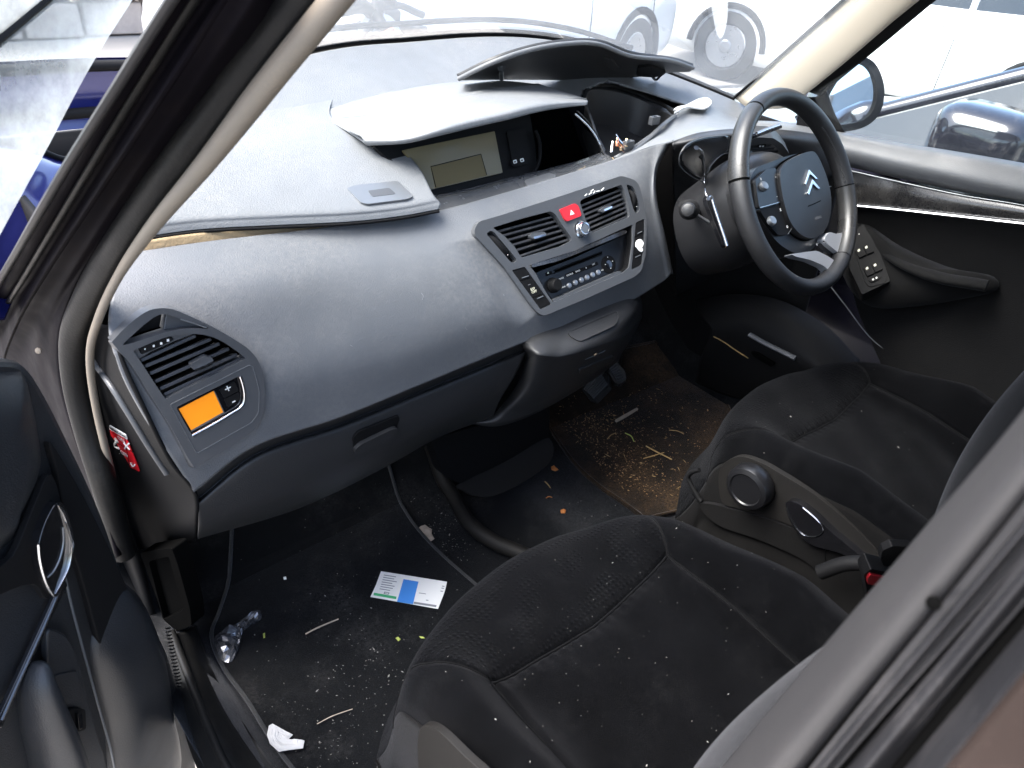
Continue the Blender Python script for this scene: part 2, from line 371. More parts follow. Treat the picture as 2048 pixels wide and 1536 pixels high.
# lower part: glove box lid, tucked under the crease
GL = [
 rowp([(388,985),(510,893),(680,835),(840,770),(1045,686)], (-.038,)*5),
 rowp([(392,1000),(515,906),(685,846),(845,781),(1048,698)], (-.022,)*5),
 rowp([(393,1012),(520,918),(690,857),(850,791),(1050,708)], (-.034,-.036,-.038,-.038,-.036)),
 rowp([(398,1040),(560,965),(720,900),(860,838),(1030,752)], (-.032,-.04,-.042,-.042,-.04)),
 rowp([(398,1062),(590,992),(745,924),(868,862),(1000,800)], (-.02,-.03,-.03,-.03,-.03)),
 rowp([(396,1078),(600,1016),(760,940),(880,874),(985,835)], (.02,.01,.01,.01,.01)),
 rowp([(396,1070),(600,1000),(760,925),(880,860),(985,820)], (.10,.10,.10,.10,.10)),
]
GT = bvh(GL, 90, 60)
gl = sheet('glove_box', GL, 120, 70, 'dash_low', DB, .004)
gp = [onto(GT, *p) for p in ((705,890), (795,845), (750,870))]
GP = Pl(onto(GT, 700, 885), onto(GT, 800, 840), onto(GT, 740, 915))
hb = zz([(0,0)], 0, 0, 1)
plate('handle_recess', GP, rnd([(704,876),(716,862),(796,830),(798,838),(782,872),(706,902)], 5), 'dark', gl, -.002, .0022, bevel=.0008)
plate('handle', GP, rnd([(716,882),(778,852),(790,850),(782,872),(706,903),(704,893)], 5), 'dash_low', gl, .0, .009, bevel=.002)

# dashboard end seen through the open door, behind the seal
E1 = [rowp([(172,640),(200,650),(224,648)], (.13,.08,.016)), rowp([(184,720),(205,735),(238,712)], (.125,.07,-.012)), rowp([(196,790),(232,812),(285,815)], (.125,.06,-.034)), rowp([(208,860),(262,885),(340,925)], (.13,.07,-.042)), rowp([(225,940),(300,980),(388,985)], (.13,.07,-.045)), rowp([(248,1030),(320,1050),(392,1040)], (.13,.09,-.028)), rowp([(268,1100),(330,1092),(390,1084)], (.13,.10,.03))]
ET = bvh(E1, 30, 40)
sheet('end_cap', E1, 40, 60, 'dark', DB, .004)
tube('end_rib', [onto(ET, a, b, .002) or at(a, b, y=.05) for a, b in ((190,722),(222,765),(262,828),(300,890),(336,945))], .004, 'panel', DB, 30, 8)
ST = Pl(onto(ET, 224, 850), onto(ET, 258, 870), onto(ET, 268, 925))
st = plate('airbag_sticker', ST, rnd([(222,858),(257,879),(282,942),(238,920)], 3), 'redlabel', DB, .001, .0022, bevel=0); st['label'] = 'red and white airbag warning sticker on the dashboard end'
plate('sticker_header', ST, [(222,849),(254,868),(257,877),(222,857)], 'white', st, .001, .0024, bevel=0)
ptext('header_lettering', 'AIRBAG PASS', ST, 239, 863, 256, 873, .0070, 'dark', st, .0027)
for (a, b, c, d) in ((231,880,273,905), (253,874,262,932)):
    tube('sticker_line', [ST.P(a, b, .0024), ST.P((a+c)/2, (b+d)/2, .0024), ST.P(c, d, .0024)], .0004, 'dark', st, 4, 5)
ptext('sticker_word', 'ON', ST, 246, 877, 253, 882, .011, 'mark', st, .0026); ptext('sticker_word', 'OFF', ST, 252, 906, 260, 911, .011, 'mark', st, .0026)
turn('seated_figure', ST.P(236, 879, .0022), ST.n, [(.0045, 0), (.0045, .0004)], 'mark', st, 12); tube('seated_figure', [ST.P(236, 879, .0024), ST.P(233, 889, .0024), ST.P(242, 895, .0024)], .0018, 'mark', st, 8, 5)
for (x, y) in ((257, 890), (240, 909)):
    tube('cross_mark', [ST.P(x-6, y-7, .0026), ST.P(x, y, .0026), ST.P(x+6, y+7, .0026)], .0012, 'mark', st, 4, 5); tube('cross_mark', [ST.P(x-4, y+5, .0026), ST.P(x, y, .0026), ST.P(x+4, y-5, .0026)], .0012, 'mark', st, 4, 5)
tube('check_mark', [ST.P(265, 924, .0026), ST.P(269, 931, .0026), ST.P(273, 927, .0026)], .0012, 'mark', st, 6, 5)

# ---- passenger side air vent and climate display
K1 = lambda l: zz(l, 200, 580, .2474)
LV = plane_on([(270,700), (500,760), (400,930)], .006)
pocket = spx(K1([(180,425),(260,350),(350,270),(440,205),(520,188),(640,225),(760,258),(850,285),(855,305),(760,300),(640,308),(520,335),(400,372),(290,410),(205,432)]), 48)
venth = rnd(K1([(258,482),(330,450),(420,410),(500,380),(570,360),(640,350),(700,345),(760,346),(830,354),(900,372),(950,394),(1000,420),(1050,455),(1100,490),(1172,545),(520,872),(430,740),(330,585)]), 3)
screenh = rnd(K1([(605,938),(1108,688),(1140,700),(1165,840),(1160,905),(1110,958),(732,1165)]), 5)
LVM = [pl_.P(*p) if False else p for pl_ in (LV,) for p in LVO]
vp = plate('vent_surround', LV, LVO, 'panel', DB, -.014, .005, holes=[pocket, venth, screenh], bevel=.0018)
vp['label'] = 'leaf shaped surround with air vent and climate display'
# side wall of the surround, stepping down to the dashboard end
sidep = K1([(85,410),(150,480),(250,598),(400,838),(560,1088),(690,1332),(752,1430)]); q = [LV.P(*p, .004) for p in sidep]; q2 = [a+V((-.010, .026, -.006))*(.15+.85*i/6) for i, a in enumerate(q)]; q3 = [a+V((-.012, .040, -.010))*(.15+.85*i/6) for i, a in enumerate(q)]
sheet('surround_side', [q, q2, q3], 40, 8, 'panel', vp, .003)
plate('pocket_floor', LV, shrink(pocket, -3), 'dark', vp, -.03, -.026, bevel=0)
plate('pocket_back', LV, K1([(545,195),(640,222),(860,292),(850,312),(700,305),(520,332)]), 'panel', vp, -.02, -.004, bevel=.001)
tube('pocket_chrome', [LV.P(*p, .005) for p in K1([(640,228),(760,265),(850,295)])], .0008, 'satin', vp, 14, 6)
plate('vent_back', LV, shrink(venth, -4), 'blackgap', vp, -.05, -.046, bevel=0)
va, vb = venth, None
for i, (a, b, c, d) in enumerate(((318,566,780,356),(352,612,905,384),(392,672,975,420),(434,736,1050,462),(474,796,1118,508),(508,842,1150,545))):
    p0, p1 = K1([(a,b),(c,d)]); A, B = LV.P(*p0, -.002), LV.P(*p1, -.002); dn = -LV.v if LV.v.z > 0 else LV.v
    tilt = (LV.n*.9+V((0, 0, .35))).normalized(); e = (B-A).normalized()
    A0, B0 = A+e*.001, B-e*.001
    top = [A0, B0, B0-tilt*.020, A0-tilt*.020]; thick = e.cross(tilt).normalized()*.0042
    if thick.z > 0: thick = -thick
    prism(top, [p+thick for p in top], 'slat', 'vent_slat', vp, .0012)
plate('thumb_wheel', LV, rnd(K1([(308,462),(420,412),(545,368),(590,395),(460,460),(335,510)]), 3), 'dark', vp, -.02, .0035, bevel=.001)
plate('wheel_bezel', LV, rnd(K1([(262,488),(330,455),(500,384),(640,354),(760,350),(600,412),(420,492),(300,560)]), 3), 'panel', vp, -.012, .001, holes=[rnd(K1([(300,458),(420,404),(545,360),(600,396),(460,468),(330,520)]), 3)], bevel=.0006)
for x, y, s in ((355,470,5),(425,445,8),(485,425,9),(540,400,10)):
    a, b = K1([(x,y)])[0]; plate('wheel_mark', LV, [(a-s*.2, b-s*.2), (a+s*.25, b-s*.3), (a+s*.3, b+s*.2), (a-s*.15, b+s*.3)], 'mark', vp, .0034, .0040, bevel=0)
plate('vent_tab', LV, rnd(K1([(718,590),(840,522),(895,536),(908,572),(885,600),(765,642),(735,628)]), 3), 'panel', vp, -.004, .006, bevel=.0015)
plate('tab_chrome', LV, rnd(K1([(738,626),(760,640),(820,622),(885,592),(905,572),(900,555),(840,590),(775,616)]), 2), 'chrome', vp, .004, .0075, bevel=.0008)
# climate module
gro = rnd(K1([(555,915),(1195,597),(1222,608),(1275,800),(1270,980),(1215,1060),(770,1310)]), 6)
tube('module_seam', [LV.P(x, y, .0051) for x, y in gro], .0006, 'satin', vp, closed=True, raw=True, sides=5)
plate('module_face', LV, shrink(screenh, -2), 'gloss', vp, -.006, .0005, bevel=0)
cl = plate('climate_screen', LV, K1([(635,960),(915,815),(992,985),(735,1132)]), 'orange', vp, .0004, .0016, bevel=0); cl['label'] = 'small glowing orange climate display'
plate('screen_edge', LV, K1([(915,812),(925,816),(1002,988),(735,1142),(733,1130),(992,983)]), 'satin', vp, .0004, .0020, bevel=0)
plate('button', LV, rnd(K1([(960,800),(1085,738),(1118,810),(1000,872)]), 2), 'dark', vp, .0, .0022, bevel=.0006); plate('button', LV, rnd(K1([(1000,880),(1120,822),(1130,880),(1030,945)]), 2), 'dark', vp, .0, .0022, bevel=.0006)
ptext('plus_sign', '+', LV, *K1([(1030,795)])[0], *K1([(1080,770)])[0], .016, 'mark', vp, .0024); ptext('minus_sign', '-', LV, *K1([(1072,890)])[0], *K1([(1120,866)])[0], .018, 'mark', vp, .0024)
tube('chrome_trim', [LV.P(*p, .004) for p in K1([(735,1168),(900,1080),(1060,985),(1115,950),(1150,905),(1158,840),(1145,760),(1122,688)])], .0022, 'chrome', vp, 40, 8)

# ---- centre panel: vents, hazard switch, radio
K2 = lambda l: zz(l, 900, 300, .2441)
RP = plane_on([(985,470), (1250,400), (1130,600)], .003)
RP = Pl(onto(FT, 960,470), onto(FT, 1260,380), onto(FT, 1090,620), .004)
fg = interp(FR, 240, 120)      # the fascia is seated flat under its two panels and runs out smoothly around them
def pdist(q, poly):
    best = 1e9
    for i in range(len(poly)):
        ax, ay = poly[i-1]; bx, by = poly[i]; dx, dy = bx-ax, by-ay; L = dx*dx+dy*dy
        t = 0 if L < 1e-9 else max(0, min(1, ((q[0]-ax)*dx+(q[1]-ay)*dy)/L)); e = (q[0]-ax-t*dx)**2+(q[1]-ay-t*dy)**2
        if e < best: best = e
    return best**.5
for pl_, zo in ((LV, LVO), (RP, RPO)):
    zo = zo[::2]; x0, x1 = min(p[0] for p in zo)-60, max(p[0] for p in zo)+60; y0, y1 = min(p[1] for p in zo)-60, max(p[1] for p in zo)+60
    for r_ in fg:
        for k_, p_ in enumerate(r_):
            q_ = pixel(p_)
            if not (x0 < q_[0] < x1 and y0 < q_[1] < y1): continue
            d_ = (p_-pl_.o).dot(pl_.n)
            if d_ <= -.001: continue
            w_ = 1 if inside(q_, zo) else max(0, 1-max(0, pdist(q_, zo)-4)/55); w_ = w_*w_*(3-2*w_)
            r_[k_] = p_-pl_.n*((d_+.001)*w_)
fas = sheet('fascia', fg, 0, 0, 'dash', DB, .004, cut=[shrink(LVO, 9), shrink(RPO, 9)], raw=True); fas['label'] = 'broad smooth grey front face of the dashboard'
lvh = rnd(K2([(338,640),(560,570),(810,505),(850,530),(900,610),(980,720),(985,745),(900,790),(572,885),(520,800),(430,705)]), 4)
rvh = rnd(K2([(1050,430),(1070,408),(1200,355),(1390,288),(1412,330),(1440,430),(1460,550),(1160,682),(1130,660),(1080,520)]), 4)
rad = rnd(K2([(636,945),(1000,830),(1482,612),(1484,760),(1455,965),(1400,1010),(830,1252),(760,1145),(690,1015)]), 4)
lth = rnd(K2([(285,690),(318,664),(345,672),(540,905),(500,932),(470,905)]), 4); rth = rnd(K2([(1430,285),(1478,300),(1500,330),(1542,495),(1512,528),(1492,500)]), 4)
lbt = rnd(K2([(493,988),(600,958),(818,1265),(728,1308)]), 3); rbt = rnd(K2([(1508,598),(1578,566),(1584,680),(1562,925),(1545,950),(1472,982)]), 3)
rp = plate('centre_panel', RP, RPO, 'panel', DB, -.008, .005, holes=[lvh, rvh, rad, lth, rth, lbt, rbt], bevel=.0016)
rp['label'] = 'centre control panel with two vents and radio'
plate('panel_back', RP, shrink(RPO, 8), 'blackgap', rp, -.055, -.052, bevel=0)
plate('wheel_well', RP, shrink(lth, -2), 'dark', rp, -.02, -.008, bevel=0); plate('wheel_well', RP, shrink(rth, -2), 'dark', rp, -.02, -.008, bevel=0)
def slats(hl, hr, n, parent, depth=.024, miss=()):
    for i in range(n):
        t = (i+.75)/(n+.2)
        def on(seq, t):
            L = [0]
            for a, b in zip(seq, seq[1:]): L.append(L[-1]+math.dist(a, b))
            s = t*L[-1]
            for k in range(len(seq)-1):
                if s <= L[k+1]+1e-9: f = (s-L[k])/(L[k+1]-L[k]); return (seq[k][0]*(1-f)+seq[k+1][0]*f, seq[k][1]*(1-f)+seq[k+1][1]*f)
            return seq[-1]
        A, B = RP.P(*on(hl, t), -.001), RP.P(*on(hr, t), -.001); e = (B-A).normalized(); A += e*.0006; B -= e*.0006
        tilt = (RP.n*.9+V((0, 0, .30))).normalized(); th = e.cross(tilt).normalized()*.0036
        if th.z > 0: th = -th
        top = [A, B, B-tilt*depth, A-tilt*depth]; prism(top, [p+th for p in top], 'slat', 'vent_slat', parent, .001)
slats(K2([(338,640),(430,705),(520,800),(572,885)]), K2([(820,510),(900,610),(985,740)]), 6, rp)
slats(K2([(1052,425),(1080,520),(1130,660),(1160,682)]), K2([(1390,290),(1440,430),(1460,550)]), 7, rp)
plate('vent_tab', RP, rnd(K2([(640,700),(665,685),(760,672),(780,690),(765,712),(690,735),(655,728)]), 3), 'panel', rp, -.004, .005, bevel=.0012); plate('tab_chrome', RP, rnd(K2([(668,716),(765,692),(768,706),(675,732)]), 2), 'chrome', rp, .004, .0062, bevel=.0006)
plate('vent_tab', RP, rnd(K2([(1215,490),(1250,470),(1300,455),(1318,470),(1300,488),(1240,515),(1220,510)]), 3), 'panel', rp, -.004, .005, bevel=.0012); plate('tab_chrome', RP, rnd(K2([(1245,492),(1312,464),(1312,478),(1250,506)]), 2), 'chrome', rp, .004, .0062, bevel=.0006)
def thumbw(poly, mk):
    P = [RP.P(*p, -.006) for p in K2(poly)]; mid = len(P)//2; P = [p+RP.n*(.009*math.sin(math.pi*i/(len(P)-1))) for i, p in enumerate(P)]
    tube('thumb_wheel', P, .0055, 'dark', rp, 24, 10); a = RP.P(*K2([mk])[0], .0045); turn('wheel_mark', a, RP.n, [(.0007, 0), (.0007, .0006)], 'mark', rp, 8)
thumbw([(320,700),(360,740),(410,800),(450,850),(478,895)], (460,862)); thumbw([(1470,325),(1490,370),(1503,420),(1515,480)], (1515,468))
haz = plate('hazard_button', RP, rnd(K2([(878,492),(1000,443),(1030,465),(1056,545),(935,592),(915,570)]), 4), 'red', DB, 0, .0085, bevel=.0018); haz['label'] = 'red hazard light button with white triangle'
plate('triangle_mark', RP, K2([(968,498),(996,530),(962,542)]), 'mark', haz, .0084, .0090, holes=[], bevel=0)
kc = RP.P(*K2([(1058,655)])[0], .004); turn('chrome_knob', kc, RP.n, [(.0150, 0), (.0152, .003), (.0120, .004), (.0118, .012), (.0105, .0145), (.0085, .0142), (.0080, .0125), (.002, .0125)], 'chrome', rp, 32)
turn('knob_face', kc+RP.n*.0124, RP.n, [(.0078, 0), (.0074, .0012), (.001, .0014)], 'satin', rp, 24)
# left and right switch columns
def seg(a, b, t): return (a[0]+(b[0]-a[0])*t, a[1]+(b[1]-a[1])*t)
for (tl, tr, br, bl, cuts) in ((K2([(497,990)])[0], K2([(598,961)])[0], K2([(814,1264)])[0], K2([(728,1304)])[0], (0, .28, .72, 1)), (K2([(1511,602)])[0], K2([(1577,570)])[0], K2([(1552,945)])[0], K2([(1476,978)])[0], (0, .31, .72, 1))):
    for t0, t1 in zip(cuts, cuts[1:]):
        g = .008; quad = [seg(tl, bl, t0+g), seg(tr, br, t0+g), seg(tr, br, t1-g), seg(tl, bl, t1-g)]
        plate('switch', RP, rnd(quad, 2), 'dark', rp, -.012, .0042, bevel=.001)
        if (t0, t1) != (cuts[1], cuts[2]):
            k = t1-.055 if t0 == 0 else t0+.05; a, b = seg(tl, bl, k), seg(tr, br, k); tube('indicator_bar', [RP.P(*seg(a, b, .3), .0045), RP.P(*seg(a, b, .6), .0045), RP.P(*seg(a, b, .85), .0045)], .0009, 'satin', rp, 6, 6)
ptext('switch_lettering', 'ESP', RP, *K2([(666,1142)])[0], *K2([(700,1130)])[0], .0065, 'yellowmark', rp, .0046); ptext('switch_lettering', 'OFF', RP, *K2([(678,1164)])[0], *K2([(712,1152)])[0], .0065, 'yellowmark', rp, .0046)
plate('indicator_lamp', RP, K2([(627,1105),(647,1099),(649,1105),(629,1111)]), 'faint', rp, .004, .0046, bevel=0)
# torn white remnant stuck on the right switches
plate('white_residue', RP, spx(K2([(1520,742),(1545,733),(1560,745),(1572,765),(1566,790),(1558,800),(1566,822),(1555,838),(1535,830),(1520,810),(1505,790),(1508,762)]), 30), 'whitepaint', rp, .004, .0056, bevel=.0006)
# radio
plate('radio_wall', RP, shrink(rad, -3), 'dark', rp, -.045, .001, holes=[shrink(rad, 1.5)], bevel=0)
RD = Pl(RP.o-RP.n*.012, RP.o-RP.n*.012+RP.u, RP.o-RP.n*.012+RP.v)
radf = rnd(K2([(700,1005),(1000,890),(1440,690),(1450,740),(1420,960),(1380,1000),(835,1225),(770,1140)]), 4)
ra = plate('radio', RD, radf, 'knob', DB, -.015, .001, bevel=.001); ra['label'] = 'black car radio with row of silver buttons'
plate('cd_slot', RD, K2([(852,985),(1240,830),(1243,850),(858,1004)]), 'blackgap', ra, .0008, .0016, bevel=0)
for y in (0, 24): tube('slot_lip', [RD.P(*K2([(846,988+y)])[0], .0018), RD.P(*K2([(1040,912+y)])[0], .0018), RD.P(*K2([(1240,834+y)])[0], .0018)], .0010, 'dark', ra, 6, 6)
plate('radio_flap', RP, rnd(K2([(640,942),(820,892),(1000,830),(1395,664),(1425,668),(1418,690),(1000,862),(830,925),(800,930),(650,968)]), 3), 'glossdusty', ra, -.004, .009, bevel=.0016)
rk = RD.P(*K2([(842,1110)])[0], 0); turn('volume_knob', rk, RD.n, [(.0135, 0), (.0135, .004), (.0115, .006), (.0105, .014), (.0090, .0155), (.001, .0155)], 'dark', ra, 28)
for x, y in ((970,1112),(1021,1088),(1071,1066),(1117,1045),(1163,1024),(1209,1004)):
    c = RD.P(*K2([(x,y)])[0], .0008); turn('radio_button', c, RD.n, [(.0050, 0), (.0050, .002), (.0040, .0034), (.001, .0038)], 'silver', ra, 16, 1.0)
for a, b, c, d in ((940,1018,1010,990),(1015,990,1085,962),(1090,962,1150,938),(1155,935,1200,914),(775,1010,825,990)):
    w_ = 26; plate('radio_button', RD, rnd(K2([(a,b),(c,d),(c+12,d+w_),(a+12,b+w_)]), 1.5), 'dark', ra, .0005, .0022, bevel=.0005)
for s, x, y, k in (('SOURCE',975,1022,.0042),('BAND',1041,993,.0040),('a',1108,964,.006),('LIST',1170,937,.0040),('MODE',905,1054,.0040),('MENU',922,1124,.0040),('ESC',1243,985,.0036),('OK',1298,922,.0045)):
    a, b = K2([(x,y)])[0]; ptext('radio_lettering', s, RD, a, b, a+10, b-4, k, 'mark', ra, .0024)
plate('eject_mark', RD, K2([(796,998),(805,1012),(790,1016)]), 'yellowmark', ra, .0022, .0027, bevel=0)
dc = RD.P(*K2([(1294,938)])[0], .0005); turn('control_ring', dc, RD.n, [(.0165, 0), (.0165, .002), (.0145, .003), (.0095, .0022)], 'dark', ra, 32); turn('control_ring_button', dc, RD.n, [(.0075, 0), (.0075, .0028), (.001, .003)], 'gloss', ra, 24)
for x, y in ((1282,880),(1322,912),(1308,970),(1264,940)): turn('ring_mark', RD.P(*K2([(x,y)])[0], .003), RD.n, [(.0009, 0), (.0009, .0006)], 'mark', ra, 8)
plate('ledge', RP, rnd(K2([(836,1228),(1380,992),(1404,1000),(1398,1012),(855,1252),(842,1248)]), 2), 'panel', ra, -.012, .002, bevel=.001)

# scuffs on the fascia and chipped paint over the right vent
for l in (((842,586),(846,592),(844,600)), ((700,690),(704,693)), ((930,655),(934,660)), ((1006,588),(1008,592))):
    P_ = [onto(FT, a, b, .0006) for a, b in l]
    if all(P_): tube('scuff_mark', P_, .0006, 'faint2', fas, 8, 5, flat=.3)
for a, b, c, d in ((1166,393,1170,389), (1174,390,1180,386), (1183,388,1186,383), (1189,384,1196,383), (1199,382,1204,377), (1178,384,1183,380)): tube('paint_chip', [RP.P(a, b, .0052), RP.P((a+c)/2, (b+d)/2, .0056), RP.P(c, d, .0052)], .0009, 'mark', rp, 5, 5, flat=.5)
# ---- storage drawer hanging under the centre panel
DR = [
 rowp([(1040,690),(1046,674),(1127,640),(1200,608),(1255,588),(1275,580)], (.03,-.03,-.034,-.034,-.03,-.01)),
 rowp([(1046,700),(1058,694),(1130,676),(1205,648),(1268,618),(1284,606)], (.01,-.06,-.066,-.066,-.06,-.02)),
 rowp([(1050,714),(1070,708),(1122,708),(1180,691),(1245,664),(1284,628)], (.0,-.078,-.090,-.090,-.078,-.035)),
 rowp([(1046,730),(1070,720),(1118,722),(1180,706),(1245,678),(1282,640)], (.0,-.075,-.088,-.088,-.076,-.030)),
 rowp([(1030,775),(1058,770),(1108,762),(1172,738),(1230,708),(1265,672)], (.0,-.055,-.066,-.068,-.058,-.02)),
 rowp([(985,830),(1020,822),(1078,808),(1140,780),(1200,742),(1245,705)], (.0,-.03,-.042,-.042,-.035,-.0)),
 rowp([(945,848),(990,853),(1040,840),(1100,812),(1170,770),(1235,724)], (.02,.0,-.010,-.012,-.005,.03)),
 rowp([(930,835),(985,835),(1040,820),(1100,795),(1170,752),(1230,705)], (.12,.12,.12,.12,.12,.12)),
]
DT = bvh(DR, 80, 60)
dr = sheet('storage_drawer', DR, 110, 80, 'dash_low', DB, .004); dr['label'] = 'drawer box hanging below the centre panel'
K3 = lambda l: zz(l, 900, 550, .390625)
TP = Pl(onto(DT, 1140,672), onto(DT, 1225,640), onto(DT, 1165,655))
tray = rnd(K3([(604,292),(850,186),(862,215),(842,258),(662,342),(612,312)]), 8)
plate('tray_rim', TP, shrink(tray, -1.5), 'dash_low', dr, .0, .0028, holes=[shrink(tray, 1.5)], bevel=.001)
plate('tray_floor', TP, tray, 'dash_low', dr, -.001, .0016, bevel=0)
FP = Pl(onto(DT, 1165,735), onto(DT, 1215,712), onto(DT, 1180,755))
tube('latch_line', [FP.P(*p, .001) for p in K3([(690,430),(735,412)])]+[FP.P(*K3([(737,411)])[0], .001)], .0006, 'satin', dr, 8, 5); tube('latch_line', [FP.P(*p, .001) for p in K3([(752,404),(775,394),(792,384)])], .0006, 'satin', dr, 8, 5)
turn('key_lock', FP.P(*K3([(744,406)])[0], 0), FP.n, [(.004, 0), (.004, .0015), (.001, .0018)], 'brassy', dr, 16)
plate('pull_recess', FP, rnd(K3([(655,482),(775,430),(835,410),(825,438),(700,500),(662,505)]), 5), 'dash_low', dr, -.002, .0035, bevel=.001)

# ---- dashboard top
TA = V((0, .12, .703)); TPL = Pl(TA, TA+V((1, 0, 0)), TA+V((0, 1, .32)))
def deckz(x, y): k = max(0, min(1, x/.5)); return .703+.32*(y-.12)+.048*k*k*(3-2*k)
def top(px, py, h=0): return TPL.P(px, py, h)
# wide rear deck reaching the windscreen
deck = []
for j in range(101):
    t = j/100; row = []
    for i in range(241):
        x = -.69+1.42*i/240; yb = .56-.37*(abs(x)/.70)**2.2; yf = .17 if x < .25 else .17-(x-.25)*.12; y = yf+(yb-yf)*t
        row.append(V((x, y, .0+deckz(x, y)-.008)))
    deck.append(row)
traycut = [(1165,180),(1215,160),(1300,185),(1392,216),(1360,235),(1300,292),(1225,335),(1150,250)]
dispcut = [(760,300),(900,262),(1100,200),(1180,190),(1215,300),(1225,325),(870,410)]
dk = sheet('top_deck', deck, 0, 0, 'dash_top_lit', DB, .004, cut=[traycut, dispcut], raw=True)
# passenger airbag pad, its front lip lifted so the foam shows
PADPX = [([(255,482),(400,462),(560,453),(700,446),(800,435),(877,421)], .003), ([(250,476),(400,456),(560,447),(700,440),(800,429),(878,414)], .008), ([(262,462),(402,444),(560,436),(700,429),(795,417),(862,402)], .014),
 ([(330,395),(440,388),(570,382),(690,374),(770,358),(828,346)], .018), ([(400,325),(490,320),(580,313),(650,307),(710,299),(765,292)], .017), ([(465,258),(520,253),(570,248),(605,242),(635,238),(662,234)], .001), ([(540,170),(575,163),(610,158),(640,152),(665,147),(690,141)], -.018)]
pad = sheet('airbag_pad', [[top(a, b, h) for a, b in r] for r, h in PADPX], 110, 80, 'dash_top_lit', DB, .005); pad['label'] = 'pale sunlit airbag pad with lifted front edge'
tube('pad_edge', [top(a, b+4, .002) for a, b in PADPX[0][0]], lambda t: .0022, 'dark', pad, 60, 8)
sheet('foam_strip', [[at(a, b, y=.140) for a, b in ((258,486),(400,466),(560,456),(700,448),(800,437),(872,424))], [at(a, b, y=.134) for a, b in ((262,510),(402,488),(562,468),(702,449),(802,438),(874,425))]], 60, 5, 'foam', DB, .004)
PP = Pl(*[top(a, b, .0175) for a, b in ((700,378), (800,365), (770,405))])
em = plate('airbag_badge', PP, rnd([(693,376),(712,370),(796,362),(827,392),(815,398),(735,408),(722,405)], 5), 'satin', DB, -.006, .0002, bevel=.0006); plate('badge_inset', PP, rnd([(735,382),(778,376),(792,388),(745,394)], 4), 'panel', em, .0001, .0006, bevel=0)
# brow over the display
def rowy(l): return [at(a, b, y=y) for a, b, y in l]
BR = [rowy([(636,227,.37),(700,204,.385),(780,184,.40),(860,169,.405),(930,163,.395),(1000,161,.36),(1070,168,.31),(1120,181,.265),(1166,195,.21)]),
 rowy([(682,252,.315),(745,232,.29),(815,212,.275),(885,197,.275),(950,189,.265),(1015,184,.235),(1080,186,.215),(1128,192,.195),(1172,199,.175)]),
 rowy([(706,264,.25),(790,258,.205),(868,240,.182),(940,222,.184),(1000,208,.184),(1052,199,.184),(1094,195,.184),(1134,197,.182),(1174,200,.172)]),
 rowy([(722,273,.228),(805,270,.176),(880,252,.146),(948,235,.148),(1008,221,.150),(1056,210,.152),(1096,204,.156),(1134,202,.160),(1176,202,.165)]),
 rowy([(728,284,.218),(808,280,.166),(884,262,.136),(950,246,.138),(1012,232,.140),(1058,221,.143),(1097,213,.148),(1134,208,.153),(1175,206,.160)]),
 rowy([(734,291,.220),(812,286,.170),(886,269,.142),(952,253,.144),(1014,239,.146),(1060,227,.149),(1098,219,.154),(1134,214,.158),(1170,210,.163)])]
BR.append([p+V((0, .05, .004)) for p in BR[-1]]); BR.append([p+V((.0, .13, .004)) for p in BR[5]])
brow = sheet('display_brow', BR, 90, 70, 'dash_top_lit', DB, .003); brow['label'] = 'padded brow shading the central display'
# display recess
LP = Pl(at(805,300,y=.20), at(990,262,y=.215), at(862,378,y=.165))
plate('recess_back', LP, [(735,285),(1000,225),(1190,185),(1235,320),(865,410)], 'blackgap', DB, -.085, -.08, bevel=0)
lf = plate('display_face', LP, rnd([(750,290),(1000,235),(1062,222),(1074,290),(1078,345),(1000,362),(862,394)], 6), 'dark', DB, -.012, -.0045, bevel=.001)
lc = plate('display_screen', LP, rnd([(806,300),(990,262),(1006,345),(862,379)], 2), 'lcd', DB, -.0046, -.001, bevel=0); lc['label'] = 'unlit olive display screen'
plate('screen_zone', LP, [(862,334),(962,309),(975,351),(872,376)], 'lcd2', lc, -.001, -.0006, bevel=0)
tube('zone_line', [LP.P(a, b, -.0004) for a, b in ((872,374),(862,333),(962,308),(974,350))], .0007, 'dark', lc, raw=True, sides=5)
plate('button_pad', LP, rnd([(1014,262),(1050,254),(1060,325),(1028,335)], 5), 'dark', lf, -.005, -.001, bevel=.0008); plate('button_pair', LP, rnd([(1020,322),(1056,313),(1058,326),(1030,334),(1024,332)], 3), 'dark', lf, -.002, .0008, bevel=.0006)
for x, y in ((1029,324), (1043,321)): plate('button_mark', LP, rnd([(x-4,y-3),(x+3,y-5),(x+5,y+2),(x-2,y+4)], 2), 'mark', lf, .0008, .0012, holes=[[(x-2,y-1),(x+2,y-2),(x+2,y+1),(x-1,y+2)]], bevel=0)
tube('divider', [LP.P(a, b, .004) for a, b in ((1068,262),(1076,285),(1076,320),(1066,346))], .0035, 'dark', lf, 30, 8)
sheet('recess_wall', [rowy([(1148,222,.27),(1165,250,.25),(1182,280,.22),(1196,315,.18)]), rowy([(1152,222,.20),(1175,245,.185),(1195,275,.165),(1210,305,.14)])], 30, 6, 'gloss', DB, .003)
tube('recess_trim', rowy([(1150,228,.185),(1172,248,.175),(1188,268,.165),(1200,290,.155),(1203,302,.15)]), .0022, 'chrome', DB, 30, 8)
sheet('recess_side', [rowy([(742,288,.22),(790,325,.19),(840,370,.16),(862,394,.14)]), rowy([(752,286,.30),(800,320,.28),(850,362,.26),(875,385,.24)])], 20, 5, 'dark', DB, .003)
